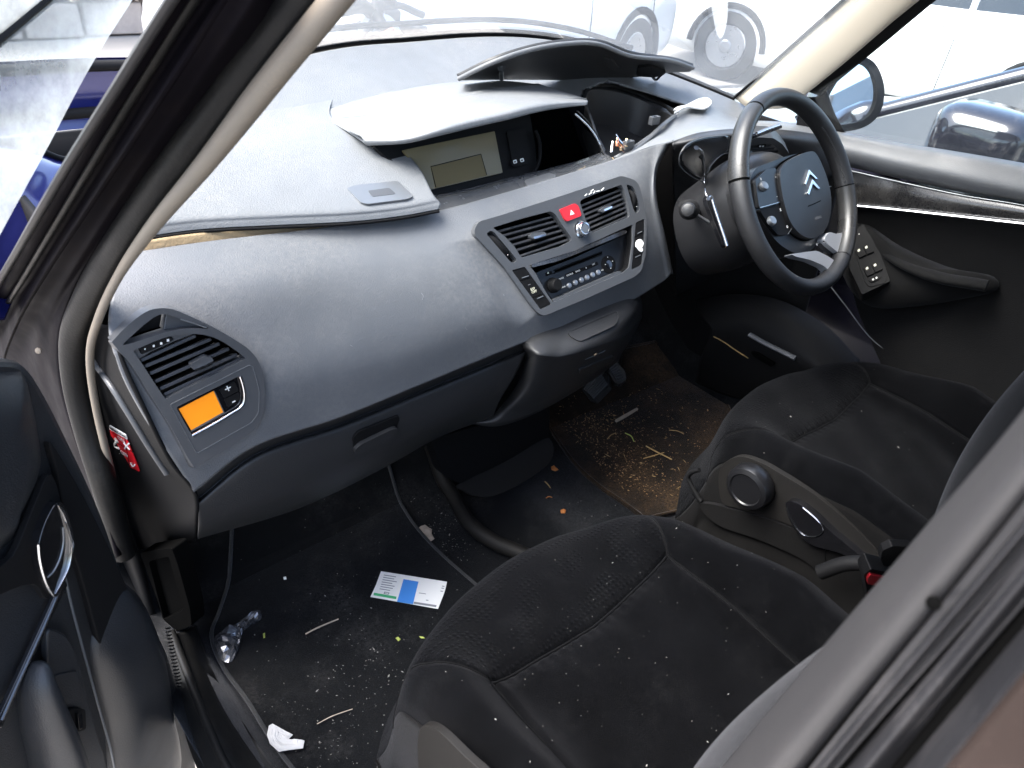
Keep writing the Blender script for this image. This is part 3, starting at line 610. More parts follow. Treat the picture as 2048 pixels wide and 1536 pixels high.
# glossy lower bezel in front of the display
BZ = [rowy([(858,392,.165),(935,376,.165),(1010,357,.165),(1090,338,.165),(1160,320,.16),(1205,303,.15)]), rowy([(862,398,.145),(938,384,.145),(1014,365,.142),(1093,345,.14),(1163,327,.135),(1212,308,.128)]),
 rowy([(866,404,.136),(942,392,.134),(1018,373,.130),(1097,352,.126),(1168,333,.12),(1220,312,.112)]), rowy([(878,418,.120),(950,402,.118),(1025,383,.112),(1104,360,.106),(1174,338,.098),(1226,318,.090)]), rowy([(880,424,.112),(950,408,.11),(1026,388,.103),(1105,365,.096),(1175,343,.088),(1228,322,.08)])]
bz = sheet('display_bezel', BZ, 90, 30, 'bezel', DB, .003); bz['label'] = 'glossy dusty black bezel below the display'
BZP = Pl(BZ[1][2], BZ[1][4], BZ[3][3]); plate('bezel_button', BZP, rnd([(1048,364),(1096,349),(1112,353),(1104,363),(1062,377),(1052,373)], 3), 'silver', bz, -.004, .0035, bevel=.0015)
plate('bezel_end', BZP, rnd([(1150,346),(1160,340),(1210,322),(1225,316),(1228,322),(1180,342)], 2), 'foam', bz, -.006, .0022, bevel=.0006)

# ---- open storage tray behind the brow, with its raised lid
rim = rowy([(1180,172,.31),(1230,176,.30),(1280,192,.27),(1325,214,.21),(1350,230,.13),(1322,252,.11),(1280,288,.095),(1229,326,.08),(1205,300,.14),(1178,225,.22),(1168,190,.28)])
rimc = spline(rim, 66, True); cen = sum(rimc, V())/66
inner = [cen+(p-cen)*.93+V((0, 0, -.004)) for p in rimc]; low = [cen+(p-cen)*.86+V((0, 0, -.075)) for p in rimc]
vs, fs = gridmesh([rimc, inner, [cen+(p-cen)*.90+V((0, 0, -.03)) for p in rimc], low], True); vs.append(sum(low, V())/66); nb = len(vs)-1
fs += [(3*66+i, 3*66+(i+1) % 66, nb) for i in range(66)]
ty = obj('storage_tray', vs, face_cam(vs, fs), 'dash_low', DB, True, auto=30, solid=.003); ty['label'] = 'open storage tray with copper contacts in it'
fl = [cen+(p-cen)*.84+V((0, 0, -.070)) for p in rimc]
tube('tray_rail', rowy([(1228,328,.078),(1262,304,.085),(1295,278,.092),(1325,250,.10),(1350,231,.125)]), .005, 'panel', ty, 30, 8, flat=.5)
tube('tray_rail', rowy([(1185,172,.315),(1235,176,.305),(1285,193,.275),(1328,214,.215),(1352,229,.135)]), .006, 'shield', ty, 30, 8, flat=1.2)
for x, y, d in ((1309,243,.108), (1257,292,.093)):
    p = at(x, y, y=d); prism([p+V((a, b, .010)) for a, b in ((-.012,-.004),(.012,-.004),(.012,.006),(-.012,.006))], [p+V((a, b, -.006)) for a, b in ((-.012,-.004),(.012,-.004),(.012,.006),(-.012,.006))], 'panel', 'tray_clip', ty, .001, holes=[[p+V((a, b, .010)) for a, b in ((-.006,-.002),(.006,-.002),(.006,.003),(-.006,.003))]], hb=[[p+V((a, b, -.006)) for a, b in ((-.006,-.002),(.006,-.002),(.006,.003),(-.006,.003))]])
LID = [rowy([(925,161,.37),(1000,160,.36),(1080,160,.35),(1160,161,.34),(1225,159,.32),(1285,153,.29),(1335,146,.26),(1378,144,.24)]),
 rowy([(921,160,.34),(996,146,.32),(1070,132,.30),(1150,126,.29),(1222,134,.28),(1287,136,.26),(1345,138,.24),(1382,142,.23)]),
 rowy([(919,159,.32),(990,133,.28),(1064,112,.26),(1135,101,.25),(1210,104,.245),(1285,119,.23),(1350,130,.22),(1384,139,.22)]),
 rowy([(917,158,.31),(985,125,.255),(1060,100,.235),(1130,88,.225),(1195,88,.22),(1262,112,.215),(1340,121,.21),(1386,136,.21)])]
LIDS = LID[:]
lid = sheet('tray_lid', LIDS, 90, 30, 'dash_low', DB, .009); lid['label'] = 'raised dark lid of the tray propped open'
tube('lid_rim', LID[3], .0045, 'dash', lid, 90, 8)
tube('hinge_arm', [at(1003,158,y=.33), at(1003,145,y=.31), at(1001,128,y=.285)], .0045, 'satin', lid, 10, 8)
plate('hinge_bracket', Pl(at(990,120,y=.28), at(1012,118,y=.28), at(1003,135,y=.30)), rnd([(990,127),(1008,122),(1010,130),(1004,138),(996,138)], 2), 'panel', lid, -.004, .006, bevel=.001)
LDP = Pl(at(1280,130,y=.25), at(1340,133,y=.235), at(1300,148,y=.27)); plate('latch_plate', LDP, rnd([(1276,130),(1300,127),(1332,140),(1310,150),(1272,148)], 3), 'dark', lid, 0, .006, bevel=.001)
tube('latch_hook', [LDP.P(1300,142,.004), LDP.P(1306,152,.004), LDP.P(1312,156,.004), LDP.P(1320,148,.004), LDP.P(1328,142,.004)], .0028, 'dark', lid, 24, 6)
plate('lid_rib', Pl(LID[1][2], LID[1][4], LID[2][3], -.004), rnd([(1203,108),(1222,112),(1240,132),(1232,138),(1212,128)], 3), 'dash_low', lid, .0, .008, bevel=.001)

# ---- driver side of the dashboard
HP = [rowy([(1225,321,.082),(1262,307,.076),(1300,293,.07),(1345,282,.05),(1400,265,.03),(1480,257,.0),(1560,259,-.03),(1640,270,-.06),(1694,290,-.09)]),
 rowy([(1227,319,.088),(1266,300,.086),(1303,281,.085),(1347,266,.075),(1402,250,.06),(1480,250,.03),(1560,253,-.005),(1640,262,-.045),(1696,282,-.08)]),
 rowy([(1229,318,.092),(1270,294,.092),(1306,270,.098),(1347,248,.105),(1400,228,.12),(1480,243,.08),(1560,248,.03),(1640,256,-.02),(1697,275,-.065)]),
 rowy([(1232,316,.09),(1275,288,.094),(1310,260,.106),(1346,232,.128),(1392,204,.165),(1480,237,.125),(1560,243,.07),(1640,250,.0),(1699,269,-.05)]),
 rowy([(1234,318,.10),(1278,290,.108),(1314,264,.12),(1350,237,.14),(1398,208,.18),(1484,240,.14),(1562,246,.09),(1642,253,.02),(1701,272,-.03)])]
sheet('driver_hump', HP, 140, 50, 'dash_top_lit', DB, .004)
RF = [HP[0][3:], rowy([(1345,300,.05),(1400,285,.015),(1480,276,-.02),(1560,280,-.05),(1640,292,-.075),(1695,310,-.10)]), rowy([(1346,340,.09),(1400,330,.06),(1480,320,.03),(1560,330,-.03),(1640,345,-.08),(1697,352,-.11)]),
 rowy([(1350,430,.10),(1410,420,.08),(1490,410,.05),(1570,410,.0),(1650,415,-.06),(1702,412,-.11)]), rowy([(1350,540,.11),(1420,530,.10),(1500,520,.08),(1580,515,.04),(1660,500,-.02),(1708,490,-.06)]), rowy([(1352,600,.25),(1420,600,.25),(1500,590,.25),(1580,580,.22),(1660,560,.2),(1715,550,.18)])]
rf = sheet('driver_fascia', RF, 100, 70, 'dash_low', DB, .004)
K4 = lambda l: zz(l, 1300, 150, .3092)
VP4 = Pl(at(1500,300,y=-.055), at(1590,300,y=-.085), at(1530,330,y=-.045))
vo = plate('vent_surround', VP4, rnd(K4([(600,400),(680,385),(790,390),(850,430),(900,500),(880,520),(700,520),(610,500)]), 4), 'panel', rf, -.02, .006, holes=[rnd(K4([(640,440),(760,425),(800,440),(850,505),(690,505),(640,490)]), 3)], bevel=.002)
for i in range(3):
    y0 = 452+i*20; p0, p1 = K4([(645,y0+6),(790+i*20,y0-4)]); A, B = VP4.P(*p0, 0), VP4.P(*p1, 0); d_ = VP4.n*.02; th = V((0, 0, -.0045)); prism([A, B, B-d_, A-d_], [p+th for p in (A, B, B-d_, A-d_)], 'slat', 'vent_slat', rf, .001)
plate('vent_knob', VP4, rnd(K4([(688,436),(742,428),(748,440),(735,450),(692,458)]), 3), 'dark', rf, -.01, .006, bevel=.001); [plate('knob_mark', VP4, K4([(a,440),(a+12,438),(a+12,446),(a,448)]), 'mark', rf, .006, .0065, bevel=0) for a in (700, 718)]

# ================================================================== STEERING COLUMN (cowl, stalks) AND WHEEL
WC = V((.3687, -.2016, .729)); TL = math.radians(34.9); WX = V((1, 0, 0)); WU = V((0, math.sin(TL), math.cos(TL))); WN = V((0, -math.cos(TL), math.sin(TL)))
SCo = thing('steering_column', WC+WN*-.1, 'black steering column cowl with chrome edged paddle and stalks', 'steering column')
def ringc(h, cx, cu, rx, ru, e=2.4, n=40):
    o = []
    for k in range(n):
        a = 2*math.pi*k/n; c, s = math.cos(a), math.sin(a); o.append(WC+WN*h+WX*(cx+rx*math.copysign(abs(c)**(2/e), c))+WU*(cu+ru*math.copysign(abs(s)**(2/e), s)))
    return o
rows = [ringc(-.012, 0, -.005, .060, .052), ringc(-.030, 0, .0, .082, .070), ringc(-.055, 0, .006, .098, .085), ringc(-.10, 0, .0, .105, .098), ringc(-.15, 0, -.012, .105, .098), ringc(-.21, 0, -.02, .10, .09)]
rows = [[spline([r[k] for r in rows], 24)[j] for k in range(40)] for j in range(24)]
vs, fs = gridmesh(rows, True); fs.append(tuple(range(40)))
obj('column_cowl', vs, fs, 'cowl', SCo, True, auto=60)
WPL = Pl(WC, WC+WX, WC+WU)           # plane of the wheel
def wp(h): return Pl(WC+WN*h, WC+WN*h+WX, WC+WN*h+WU)
CW = wp(-.045)
TC = BVHTree.FromPolygons(vs, [f for f in fs])
def oc(px, py, h=0, dflt=.0):
    p = onto(TC, px, py, h); return p if p is not None else at(px, py, y=-.06)
tube('chrome_strip', [oc(*p, .001) for p in K4([(300,470),(335,500),(345,570),(350,640),(352,690),(360,760),(375,800)])], lambda t: .0022+.007*max(0, .5-t), 'chrome', SCo, 40, 8, flat=.6)
tube('cowl_seam', [oc(*p, .0006) for p in K4([(330,400),(250,440),(205,490),(188,545),(200,595),(260,650),(350,690),(372,640),(400,580),(460,520),(520,500)])], .0008, 'panel', SCo, 60, 6)
gp_ = spx(K4([(205,500),(250,450),(330,412),(430,395),(515,400),(515,480),(440,520),(390,580),(365,640),(350,672),(270,635),(210,580),(196,540)]), 60)
c0 = [oc(*p, .0016) for p in gp_]; cc = oc(*K4([(330,530)])[0], .002); vs2 = []; NR = 9
for r in range(1, NR+1):
    for (x, y) in gp_:
        fx, fy = K4([(330,530)])[0]; k = r/NR; vs2.append(oc(fx+(x-fx)*k, fy+(y-fy)*k, .0016))
vs2.append(cc); fs2 = [((r)*60+i, r*60+(i+1) % 60, (r+1)*60+(i+1) % 60, (r+1)*60+i) for r in range(NR-1) for i in range(60)]+[(i, (i+1) % 60, len(vs2)-1) for i in range(60)]
obj('gloss_cover', vs2, face_cam(vs2, fs2), 'gloss', SCo, True, solid=.002)
# shift paddle with chrome edge, left stalk, upper right paddle
PDP = wp(-.035)
plate('shift_paddle', PDP, spx(K4([(360,800),(378,778),(400,790),(425,860),(455,950),(485,1040),(502,1100),(490,1115),(470,1095),(430,1000),(395,910),(368,840)]), 40), 'gloss', SCo, -.006, .002, bevel=.0015)
tube('paddle_edge', [PDP.P(*p, .002) for p in K4([(372,800),(392,800),(415,870),(445,960),(472,1040),(492,1105)])], .0034, 'chrome', SCo, 40, 8)
SK = oc(*K4([(300,890)])[0]); ke = at(*K4([(248,872)])[0], y=-.13)
tube('indicator_stalk', [SK, SK*.5+ke*.5, ke+V((.012, .02, 0))], .009, 'dark', SCo, 12, 12)
kd = (CAM-ke+V((-.25, 0, 0))).normalized(); turn('stalk_collar', ke-kd*.022, kd, [(.013, 0), (.0175, .004), (.0175, .012), (.013, .016)], 'dark', SCo, 28); turn('stalk_knob', ke-kd*.008, kd, [(.0105, 0), (.0125, .004), (.0125, .012), (.0105, .017), (.006, .0195), (.001, .020)], 'dash_low', SCo, 28)
tube('small_lever', [at(*K4([(295,900)])[0], y=-.10), at(*K4([(340,930)])[0], y=-.105), at(*K4([(375,950)])[0], y=-.11)], .0055, 'satin', SCo, 10, 8, flat=.6)
tube('wiper_stalk', [at(*K4([(600,420)])[0], y=-.12), at(*K4([(680,390)])[0], y=-.13), at(*K4([(760,362)])[0], y=-.135), at(*K4([(838,332)])[0], y=-.14)], .0062, 'gloss', SCo, 16, 10, flat=.6)
tube('stalk_edge', [at(*K4([(690,378)])[0], y=-.137), at(*K4([(770,346)])[0], y=-.141), at(*K4([(836,324)])[0], y=-.145)], .003, 'chrome', SCo, 10, 8)

SW = thing('steering_wheel', WC, 'black leather steering wheel with double chevron emblem on its hub', 'steering wheel')
RR, rt = .1735, .0165
def arc(name, a0, a1, m, rr=rt, grow=0, n=None):
    n = n or max(6, int(abs(a1-a0)/3)); rows = []
    for i in range(n+1):
        a = math.radians(a0+(a1-a0)*i/n); c = WC+WX*(RR*math.cos(a))+WU*(RR*math.sin(a)); rad_ = WX*math.cos(a)+WU*math.sin(a)
        rows.append([c+rad_*((rr+grow)*math.cos(b)*.92)+WN*((rr+grow)*1.12*math.sin(b)) for b in [2*math.pi*k/18 for k in range(18)]])
    vs, fs = gridmesh(rows, True); fs.append(tuple(range(17, -1, -1))); fs.append(tuple(n*18+k for k in range(18)))
    return obj(name, vs, fs, m, SW, True, auto=60)
def ang(px, py): a, b = WPL.ab(WPL.P(px, py)); return math.degrees(math.atan2((WPL.P(px, py)-WC).dot(WU), (WPL.P(px, py)-WC).dot(WX)))
A1 = ang(*K4([(650,180)])[0]); A2 = ang(*K4([(575,690)])[0]); A3 = ang(*K4([(1255,720)])[0]); A4 = ang(*K4([(1250,1200)])[0])
if A2 < A1: A2 += 360
arc('rim_grip', A1+1, A2-1, 'leather_worn'); arc('rim_leather', A2+1-360, A4-.4 if A4 < A2-360 else A4-.4, 'leather') if False else None
a2 = A2 % 360; a4 = A4 % 360; a3 = A3 % 360; a1 = A1 % 360
arc('rim_leather', a2+.6, a4-.6, 'leather'); arc('rim_spoke_cover', a4+.2, a3+360*(a3 < a4)-.4, 'leather_worn'); arc('rim_leather', a3+.4, a1+360*(a1 < a3)-.4, 'leather')
for a in (a1, a2, a4, a3): arc('rim_seam', a-.5, a+.5, 'blackgap', grow=-.0008, n=2)
arc('grip_insert', a2-8, a2-.8, 'leather_worn', grow=.0005, n=6)
# stitched ridge on the inner side of the right grip
for k in range(30):
    a = math.radians(a3-360*(a3 > 180)+3+k*1.45); c = WC+WX*((RR-rt*.86)*math.cos(a))+WU*((RR-rt*.86)*math.sin(a))+WN*.009; turn('stitch', c, WN*.6-(WX*math.cos(a)+WU*math.sin(a)), [(.0019, 0), (.0016, .0012), (.0006, .0017)], 'leather', SW, 8)
# hub
HB = wp(-.012); HB2 = wp(-.004)
body = spx(K4([(660,680),(700,600),(790,560),(900,520),(1000,500),(1055,515),(1110,620),(1145,740),(1155,860),(1148,980),(1110,1075),(1040,1140),(960,1150),(870,1105),(800,1035),(740,950),(695,860),(670,760)]), 72)
plate('hub_body', HB, body, 'cowl', SW, -.055, -.004, bevel=.006)
padp = spx(K4([(812,640),(850,580),(920,535),(1000,505),(1045,520),(1095,620),(1132,740),(1142,860),(1118,980),(1065,1045),(1000,1064),(925,1022),(868,940),(832,820),(815,720)]), 72)
hp = plate('airbag_pad', HB, padp, 'cowl', SW, -.01, .010, bevel=.004)
tube('pad_gap', [HB.P(x, y, -.003) for x, y in shrink(padp, -1.2)], .0016, 'blackgap', SW, closed=True, raw=True, sides=6)
plate('control_pod', HB, rnd(K4([(668,680),(740,615),(800,602),(812,640),(818,720),(832,832),(695,866),(680,770)]), 5), 'knob', SW, -.02, .004, bevel=.002)
plate('control_pod', HB, rnd(K4([(696,872),(832,838),(868,945),(905,1005),(885,1035),(820,1040),(760,970)]), 5), 'dark', SW, -.02, .003, bevel=.002)
tube('pod_line', [HB.P(*p, .0045) for p in K4([(697,862),(760,845),(822,826)])], .0009, 'chrome', SW, 8, 6)
tube('pod_line', [HB.P(*p, .004) for p in K4([(880,1032),(905,995)])], .0006, 'satin', SW, 6, 6)
for x, y in ((716, 728), (768, 952)): turn('scroll_wheel', HB.P(*K4([(x,y)])[0], .003), (WU*.3+WN).normalized(), [(.009, 0), (.009, .004), (.0075, .007), (.002, .008)], 'satin', SW, 18, 1.15)
for x, y, s in ((705,686,'*'),(798,662,'-'),(806,788,'-'),(828,873,'x'),(872,982,'o'),(1064,1098,'v')):
    ptext('control_mark', s, HB, *K4([(x,y)])[0], *K4([(x+20,y-10)])[0], .011, 'mark', SW, .0046)
for y in (725, 800, 838): tube('pod_line', [HB.P(*p, .002) for p in K4([(1140,y),(1165,y-2)])], .0009, 'satin', SW, 4, 6)
def chev(pts): return plate('chevron_emblem', HB, K4(pts), 'chrome', hp, .009, .0128, bevel=.0008)
chev([(988,622),(1050,686),(1035,686),(995,650),(970,722),(962,712)]); chev([(1010,684),(1066,748),(1050,750),(1014,716),(990,788),(978,774)])
tube('pad_crease', [HB.P(*p, .0101) for p in K4([(990,858),(1030,842),(1072,822)])], .0008, 'blackgap', hp, 10, 6)
ptext('airbag_lettering', 'AIRBAG', HB, *K4([(1055,932)])[0], *K4([(1075,926)])[0], .0075, 'faint', hp, .0104)
for x, y in ((1068,548),(1122,682)): turn('hub_screw', HB.P(*K4([(x,y)])[0], .003), WN, [(.0018, 0), (.0016, .001)], 'mark', SW, 8)
SPP = wp(-.006)
plate('spoke', SPP, rnd(K4([(1108,1062),(1142,1018),(1195,1035),(1262,1010),(1300,985),(1292,1110),(1262,1185),(1205,1158),(1130,1098)]), 5), 'spoke', SW, -.010, .006, bevel=.003)
plate('spoke', SPP, rnd(K4([(895,1162),(980,1150),(1060,1140),(1130,1175),(1215,1230),(1262,1190),(1236,1265),(1180,1330),(1100,1365),(1040,1358),(1085,1345),(1140,1322),(1160,1292),(1110,1240),(1020,1200),(920,1178)]), 6), 'spoke', SW, -.010, .006, bevel=.003)
plate('spoke_slot', SPP, rnd(K4([(1078,1128),(1112,1080),(1215,1150),(1205,1205),(1180,1212)]), 4), 'gloss', SW, -.014, -.004, bevel=.001)
tube('slot_trim', [SPP.P(*p, .003) for p in K4([(1112,1078),(1165,1115),(1215,1150),(1205,1178),(1180,1208)])], .0016, 'chrome', SW, raw=True, sides=6)
tube('hub_shaft', [WC-WN*.03, WC-WN*.06, WC-WN*.12], .05, 'dark', SW, 8, 20)

# ================================================================== SEATS
def bump_(x, c, w_): return math.exp(-((x-c)/w_)**2)
CX, YF, ZT, HW = -.362, -.287, .352, .262
def cush(sg, t):
    """cushion surface: sg -1.75..1.75 across (beyond 1 = side wall), t 0..1 nose underside -> back"""
    a = abs(sg); s = max(-1, min(1, sg))
    prof = [(.035,-.215),(.012,-.15),(.0,-.09),(-.006,-.05),(-.02,-.02),(-.05,-.004),(-.10,0),(-.16,-.004),(-.23,-.012),(-.31,-.022),(-.40,-.034),(-.50,-.045),(-.58,-.05)]
    u = t*(len(prof)-1); k = min(int(u), len(prof)-2); f = u-k
    q = [prof[max(0, min(len(prof)-1, k+j))] for j in (-1, 0, 1, 2)]
    dy, dz = [cr(q[0][i], q[1][i], q[2][i], q[3][i], f) for i in (0, 1)]
    yf = YF-.085*a**2.3 if a <= 1 else YF-.085-.02*(a-1)
    y = yf+dy; back = min(1, max(0, (-.04-dy)/.22))
    z = ZT+dz
    bol = .074*back*(bump_(a, .84, .17) if a < .84 else 1)+.012*bump_(a, .84, .2)
    z += bol; x = CX+HW*s*(1-.03*(1-back))
    if a > .84:
        k2 = min(1, (a-.84)/.16); z -= .022*k2**2.2
    if a > 1: k3 = (a-1)/.75; z -= .20*k3*(1-max(0, -dz-.05)*2.0); x += math.copysign(.010*math.sin(math.pi*min(1, k3))-.012*k3, sg)
    z = max(z, .12)
    # stitched seams sink a little
    ys = YF-.178+.02*a
    if a < .66: z -= .007*bump_(y, ys, .011)+.0012*math.sin(sg*95)*bump_(y, ys, .012)
    if y < ys: z -= .009*bump_(a, .66, .028)
    if a > .66: ysd = ys+(a-.66)*.36; z -= .004*bump_(y, ysd, .006)*(1 if a < 1.2 else 0)
    z -= .003*bump_(a, 1.02, .02) if y < ys+.1 else 0
    z += .0022*math.sin(x*23+y*9)*math.cos(y*27-x*7)*(1 if a < 1 else 0)+.0009*math.sin(x*61-y*38)
    return V((x, y, z))
def seat(name, dx, dy, label):
    S = thing(name, (CX+dx, YF-.25+dy, .05), label, 'car seat', None)
    def yseam(a): return YF-.178+.02*a+(max(0, a-.66)*.36)
    sgs = []
    for lo, hi, n_ in ((-1.75, -1.03, 16), (-1.03, -.66, 22), (-.66, .66, 70), (.66, 1.03, 22), (1.03, 1.75, 16)): sgs += [lo+(hi-lo)*k/n_ for k in range(n_)]
    sgs.append(1.75); nu = len(sgs)-1; j0, nt = 60, 120; P = [[None]*(nu+1) for _ in range(nt+1)]
    def findt(sg, yt):
        lo, hi = .2, 1.0
        for _ in range(30):
            m_ = (lo+hi)/2
            if cush(sg, m_).y > yt: lo = m_
            else: hi = m_
        return (lo+hi)/2
    for i, sg in enumerate(sgs):
        ts = findt(sg, yseam(min(abs(sg), 1.06)))
        for j in range(nt+1):
            t = ts*j/j0 if j <= j0 else ts+(1-ts)*(j-j0)/(nt-j0)
            P[j][i] = cush(sg, t)+V((dx, dy, 0))
    parts = {k: ([], {}) for k in ('cushion_centre', 'cushion_front', 'cushion_bolster.l', 'cushion_bolster.r', 'cushion_side.l', 'cushion_side.r')}
    def part(i, j):
        a = abs((sgs[i]+sgs[i+1])/2); sgn = 'l' if i < nu/2 else 'r'
        if a > 1.03: return 'cushion_side.'+sgn
        if j < j0: return 'cushion_front'
        return 'cushion_centre' if a < .66 else 'cushion_bolster.'+sgn
    for j in range(nt):
        for i in range(nu):
            fs_, ix = parts[part(i, j)]; q = []
            for (jj, ii) in ((j, i), (j, i+1), (j+1, i+1), (j+1, i)): q.append(ix.setdefault((jj, ii), len(ix)))
            fs_.append(tuple(q))
    for k, (fs_, ix) in parts.items():
        vs_ = [None]*len(ix)
        for (jj, ii), n_ in ix.items(): vs_[n_] = P[jj][ii]
        if vs_: obj(k.split('.')[0], vs_, face_cam(vs_, fs_), 'fabric_side' if 'side' in k else ('fabric_front' if 'front' in k else 'fabric'), S, True, solid=.003)
    # piping along the seams
    def line(fn, r=.0016, nm='seam_piping'): tube(nm, [p+V((dx, dy, .0012)) for p in fn], r, 'fabric_seam', S, raw=True, sides=6)
    line([cush(sg, findt(sg, YF-.178+.02*abs(sg))) for sg in [-.66+1.32*i/40 for i in range(41)]])
    for sgn in (-1, 1):
        line([cush(sgn*.66, findt(sgn*.66, YF-.178+.0132)+(1-findt(sgn*.66, YF-.165))*i/30) for i in range(31)])
        line([cush(sgn*(.66+.40*i/20), findt(sgn*(.66+.40*i/20), YF-.178+.02*(.66+.4*i/20)+(.40*i/20)*.36)) for i in range(21)])
    # backrest
    nu2, nv = 100, 60; rows = []
    for j in range(nv+1):
        v = j/nv; z0 = .30+.62*v; yb = -.815-.03*v; row = []
        for i in range(nu2+1):
            sg = -1.5+3*i/nu2; a = abs(sg); s = max(-1, min(1, sg)); hw = .262-.035*v**2
            y = yb+(.055+.058*math.sin(math.pi*v))*(bump_(a, .86, .24) if a < .86 else 1)
            if a > .86: y -= .04*((min(a, 1)-.86)/.14)**2
            if a > 1: y -= .22*(a-1)
            y -= .004*bump_(a, .62, .015); zz_ = z0-.02*bump_(a, .86, .2)
            if v < .12: y -= .06*((.12-v)/.12)**2*(1 if a < .6 else .5)
            if v > .92: y -= .07*((v-.92)/.08)**2
            row.append(V((CX+hw*s+dx, y+dy, zz_)))
        rows.append(row)
    vs_, fs_ = gridmesh(rows); obj('backrest', vs_, face_cam(vs_, fs_), 'fabric_back', S, True, solid=.004)
    # seat base and rails
    for sx in (-.2, .2): prism([V((CX+dx+sx+a, dy+b, .13)) for a, b in ((-.025,-.92),(.025,-.92),(.025,-.36),(-.025,-.36))], [V((CX+dx+sx+a, dy+b, .012)) for a, b in ((-.025,-.92),(.025,-.92),(.025,-.36),(-.025,-.36))], 'dark', 'seat_rail', S, .004)
    return S
def dots_material(name, base):
    m = M[base].copy(); m.name = name; t = m.node_tree; b = t.nodes['Principled BSDF']; g = t.nodes.new('ShaderNodeNewGeometry')
    vo_ = t.nodes.new('ShaderNodeTexVoronoi'); vo_.inputs['Scale'].default_value = 130; vo_.inputs['Randomness'].default_value = .12; t.links.new(g.outputs['Position'], vo_.inputs['Vector'])
    r = t.nodes.new('ShaderNodeMapRange'); r.inputs['From Min'].default_value = .22; r.inputs['From Max'].default_value = .42; t.links.new(vo_.outputs['Distance'], r.inputs['Value'])
    old = [n for n in t.nodes if n.type == 'BUMP'][0]; bp = t.nodes.new('ShaderNodeBump'); bp.inputs['Strength'].default_value = .4; bp.inputs['Distance'].default_value = .002; bp.invert = True
    t.links.new(r.outputs['Result'], bp.inputs['Height']); t.links.new(old.outputs['Normal'], bp.inputs['Normal']); t.links.new(bp.outputs['Normal'], b.inputs['Normal']); M[name] = m
dots_material('fabric_front', 'fabric')
mat('fabric_seam', (.0045, .0045, .0048), .9, spec=.05, sheen=.05, bump=.5, bscale=1500, var=.4, vscale=200)
PS = seat('car_seat', 0, 0, 'black velvet passenger seat nearest the open door, specked with lint')
DX, DY = .738, .045
DS = seat('car_seat', DX, DY, 'black velvet driver seat with round height knob on its side')
# side shields and controls
K5 = lambda l: zz(l, 1248, 600, .390625)
def sidex(sgx): return sgx
DSP = Pl(at(1445,930,x=CX+DX-HW-.005), at(1640,1060,x=CX+DX-HW-.005), at(1500,1030,x=CX+DX-HW-.005))
sh = plate('side_shield', DSP, spx(K5([(490,880),(520,830),(600,800),(700,830),(800,885),(1000,1010),(1200,1180),(1330,1330),(1250,1330),(1050,1240),(800,1130),(600,1070),(510,1040),(488,960)]), 60), 'shield', DS, -.010, .0015, bevel=.0012); sh['label'] = 'brownish grey plastic side shield of the driver seat'
kcn = DSP.P(*K5([(672,935)])[0], .004); turn('height_knob', kcn, DSP.n, [(.040, 0), (.042, .004), (.041, .020), (.038, .026), (.030, .029), (.028, .0265), (.002, .0265)], 'knob', DS, 40)
lv = plate('recline_lever', DSP, spx(K5([(852,1025),(880,1012),(930,1030),(1000,1085),(1090,1170),(1200,1260),(1290,1340),(1270,1345),(1130,1275),(990,1235),(920,1180),(870,1100)]), 50), 'gloss', DS, .0, .016, bevel=.006)
tube('lever_line', [DSP.P(*p, .0165) for p in K5([(860,1040),(875,1090),(920,1160),(955,1185),(1010,1188),(1045,1165),(1040,1135),(1000,1090),(942,1042)])], .0011, 'chrome', lv, 50, 6)
tube('adjust_bar', [DSP.P(*p, 0)+V((0, 0, 0)) for p in K5([(385,870),(350,880),(328,905),(340,940),(380,1010),(395,1030)])], .0045, 'dark', DS, 30, 8)
plate('seat_base_cover', DSP, spx(K5([(400,1040),(560,1070),(760,1130),(1000,1230),(1030,1330),(1010,1390),(900,1320),(700,1230),(500,1160),(410,1090)]), 50), 'fabric_side', DS, -.012, .001, bevel=.003)
PSP = Pl(at(820,1450,x=CX-HW-.010), at(900,1536,x=CX-HW-.010), at(850,1536,x=CX-HW-.010))
plate('side_shield', PSP, spx([(838,1470),(850,1450),(880,1462),(930,1510),(990,1570),(960,1600),(850,1600),(838,1530)], 40), 'shield', PS, -.008, .0015, bevel=.001)
# seat belt buckle between the seats
BK = thing('seat_belt_buckle', at(1760,1170,x=.06), 'black seat belt buckle with red release button beside the driver seat', 'seat belt buckle')
bpl = Pl(at(1735,1150,x=.075), at(1780,1160,x=.075), at(1735,1170,x=.075)); bpl = Pl(at(1735,1150,y=-.685), at(1790,1165,y=-.70), at(1735,1175,y=-.68))
plate('buckle_body', bpl, rnd([(1728,1150),(1742,1138),(1800,1150),(1800,1220),(1740,1220)], 4), 'dark', BK, -.02, .0, bevel=.003); plate('release_button', bpl, rnd([(1732,1152),(1738,1144),(1782,1155),(1778,1172),(1733,1163)], 2), 'red', BK, -.004, .0035, bevel=.001)
plate('buckle_stem', bpl, rnd([(1770,1112),(1790,1103),(1830,1104),(1830,1150),(1772,1142),(1765,1128)], 3), 'dark', BK, -.014, -.006, bevel=.003)
tube('buckle_tunnel', [at(1640,1145,x=.02), at(1690,1128,x=.03), at(1740,1128,x=.04), at(1765,1145,x=.05)], .012, 'dark', BK, 20, 10)

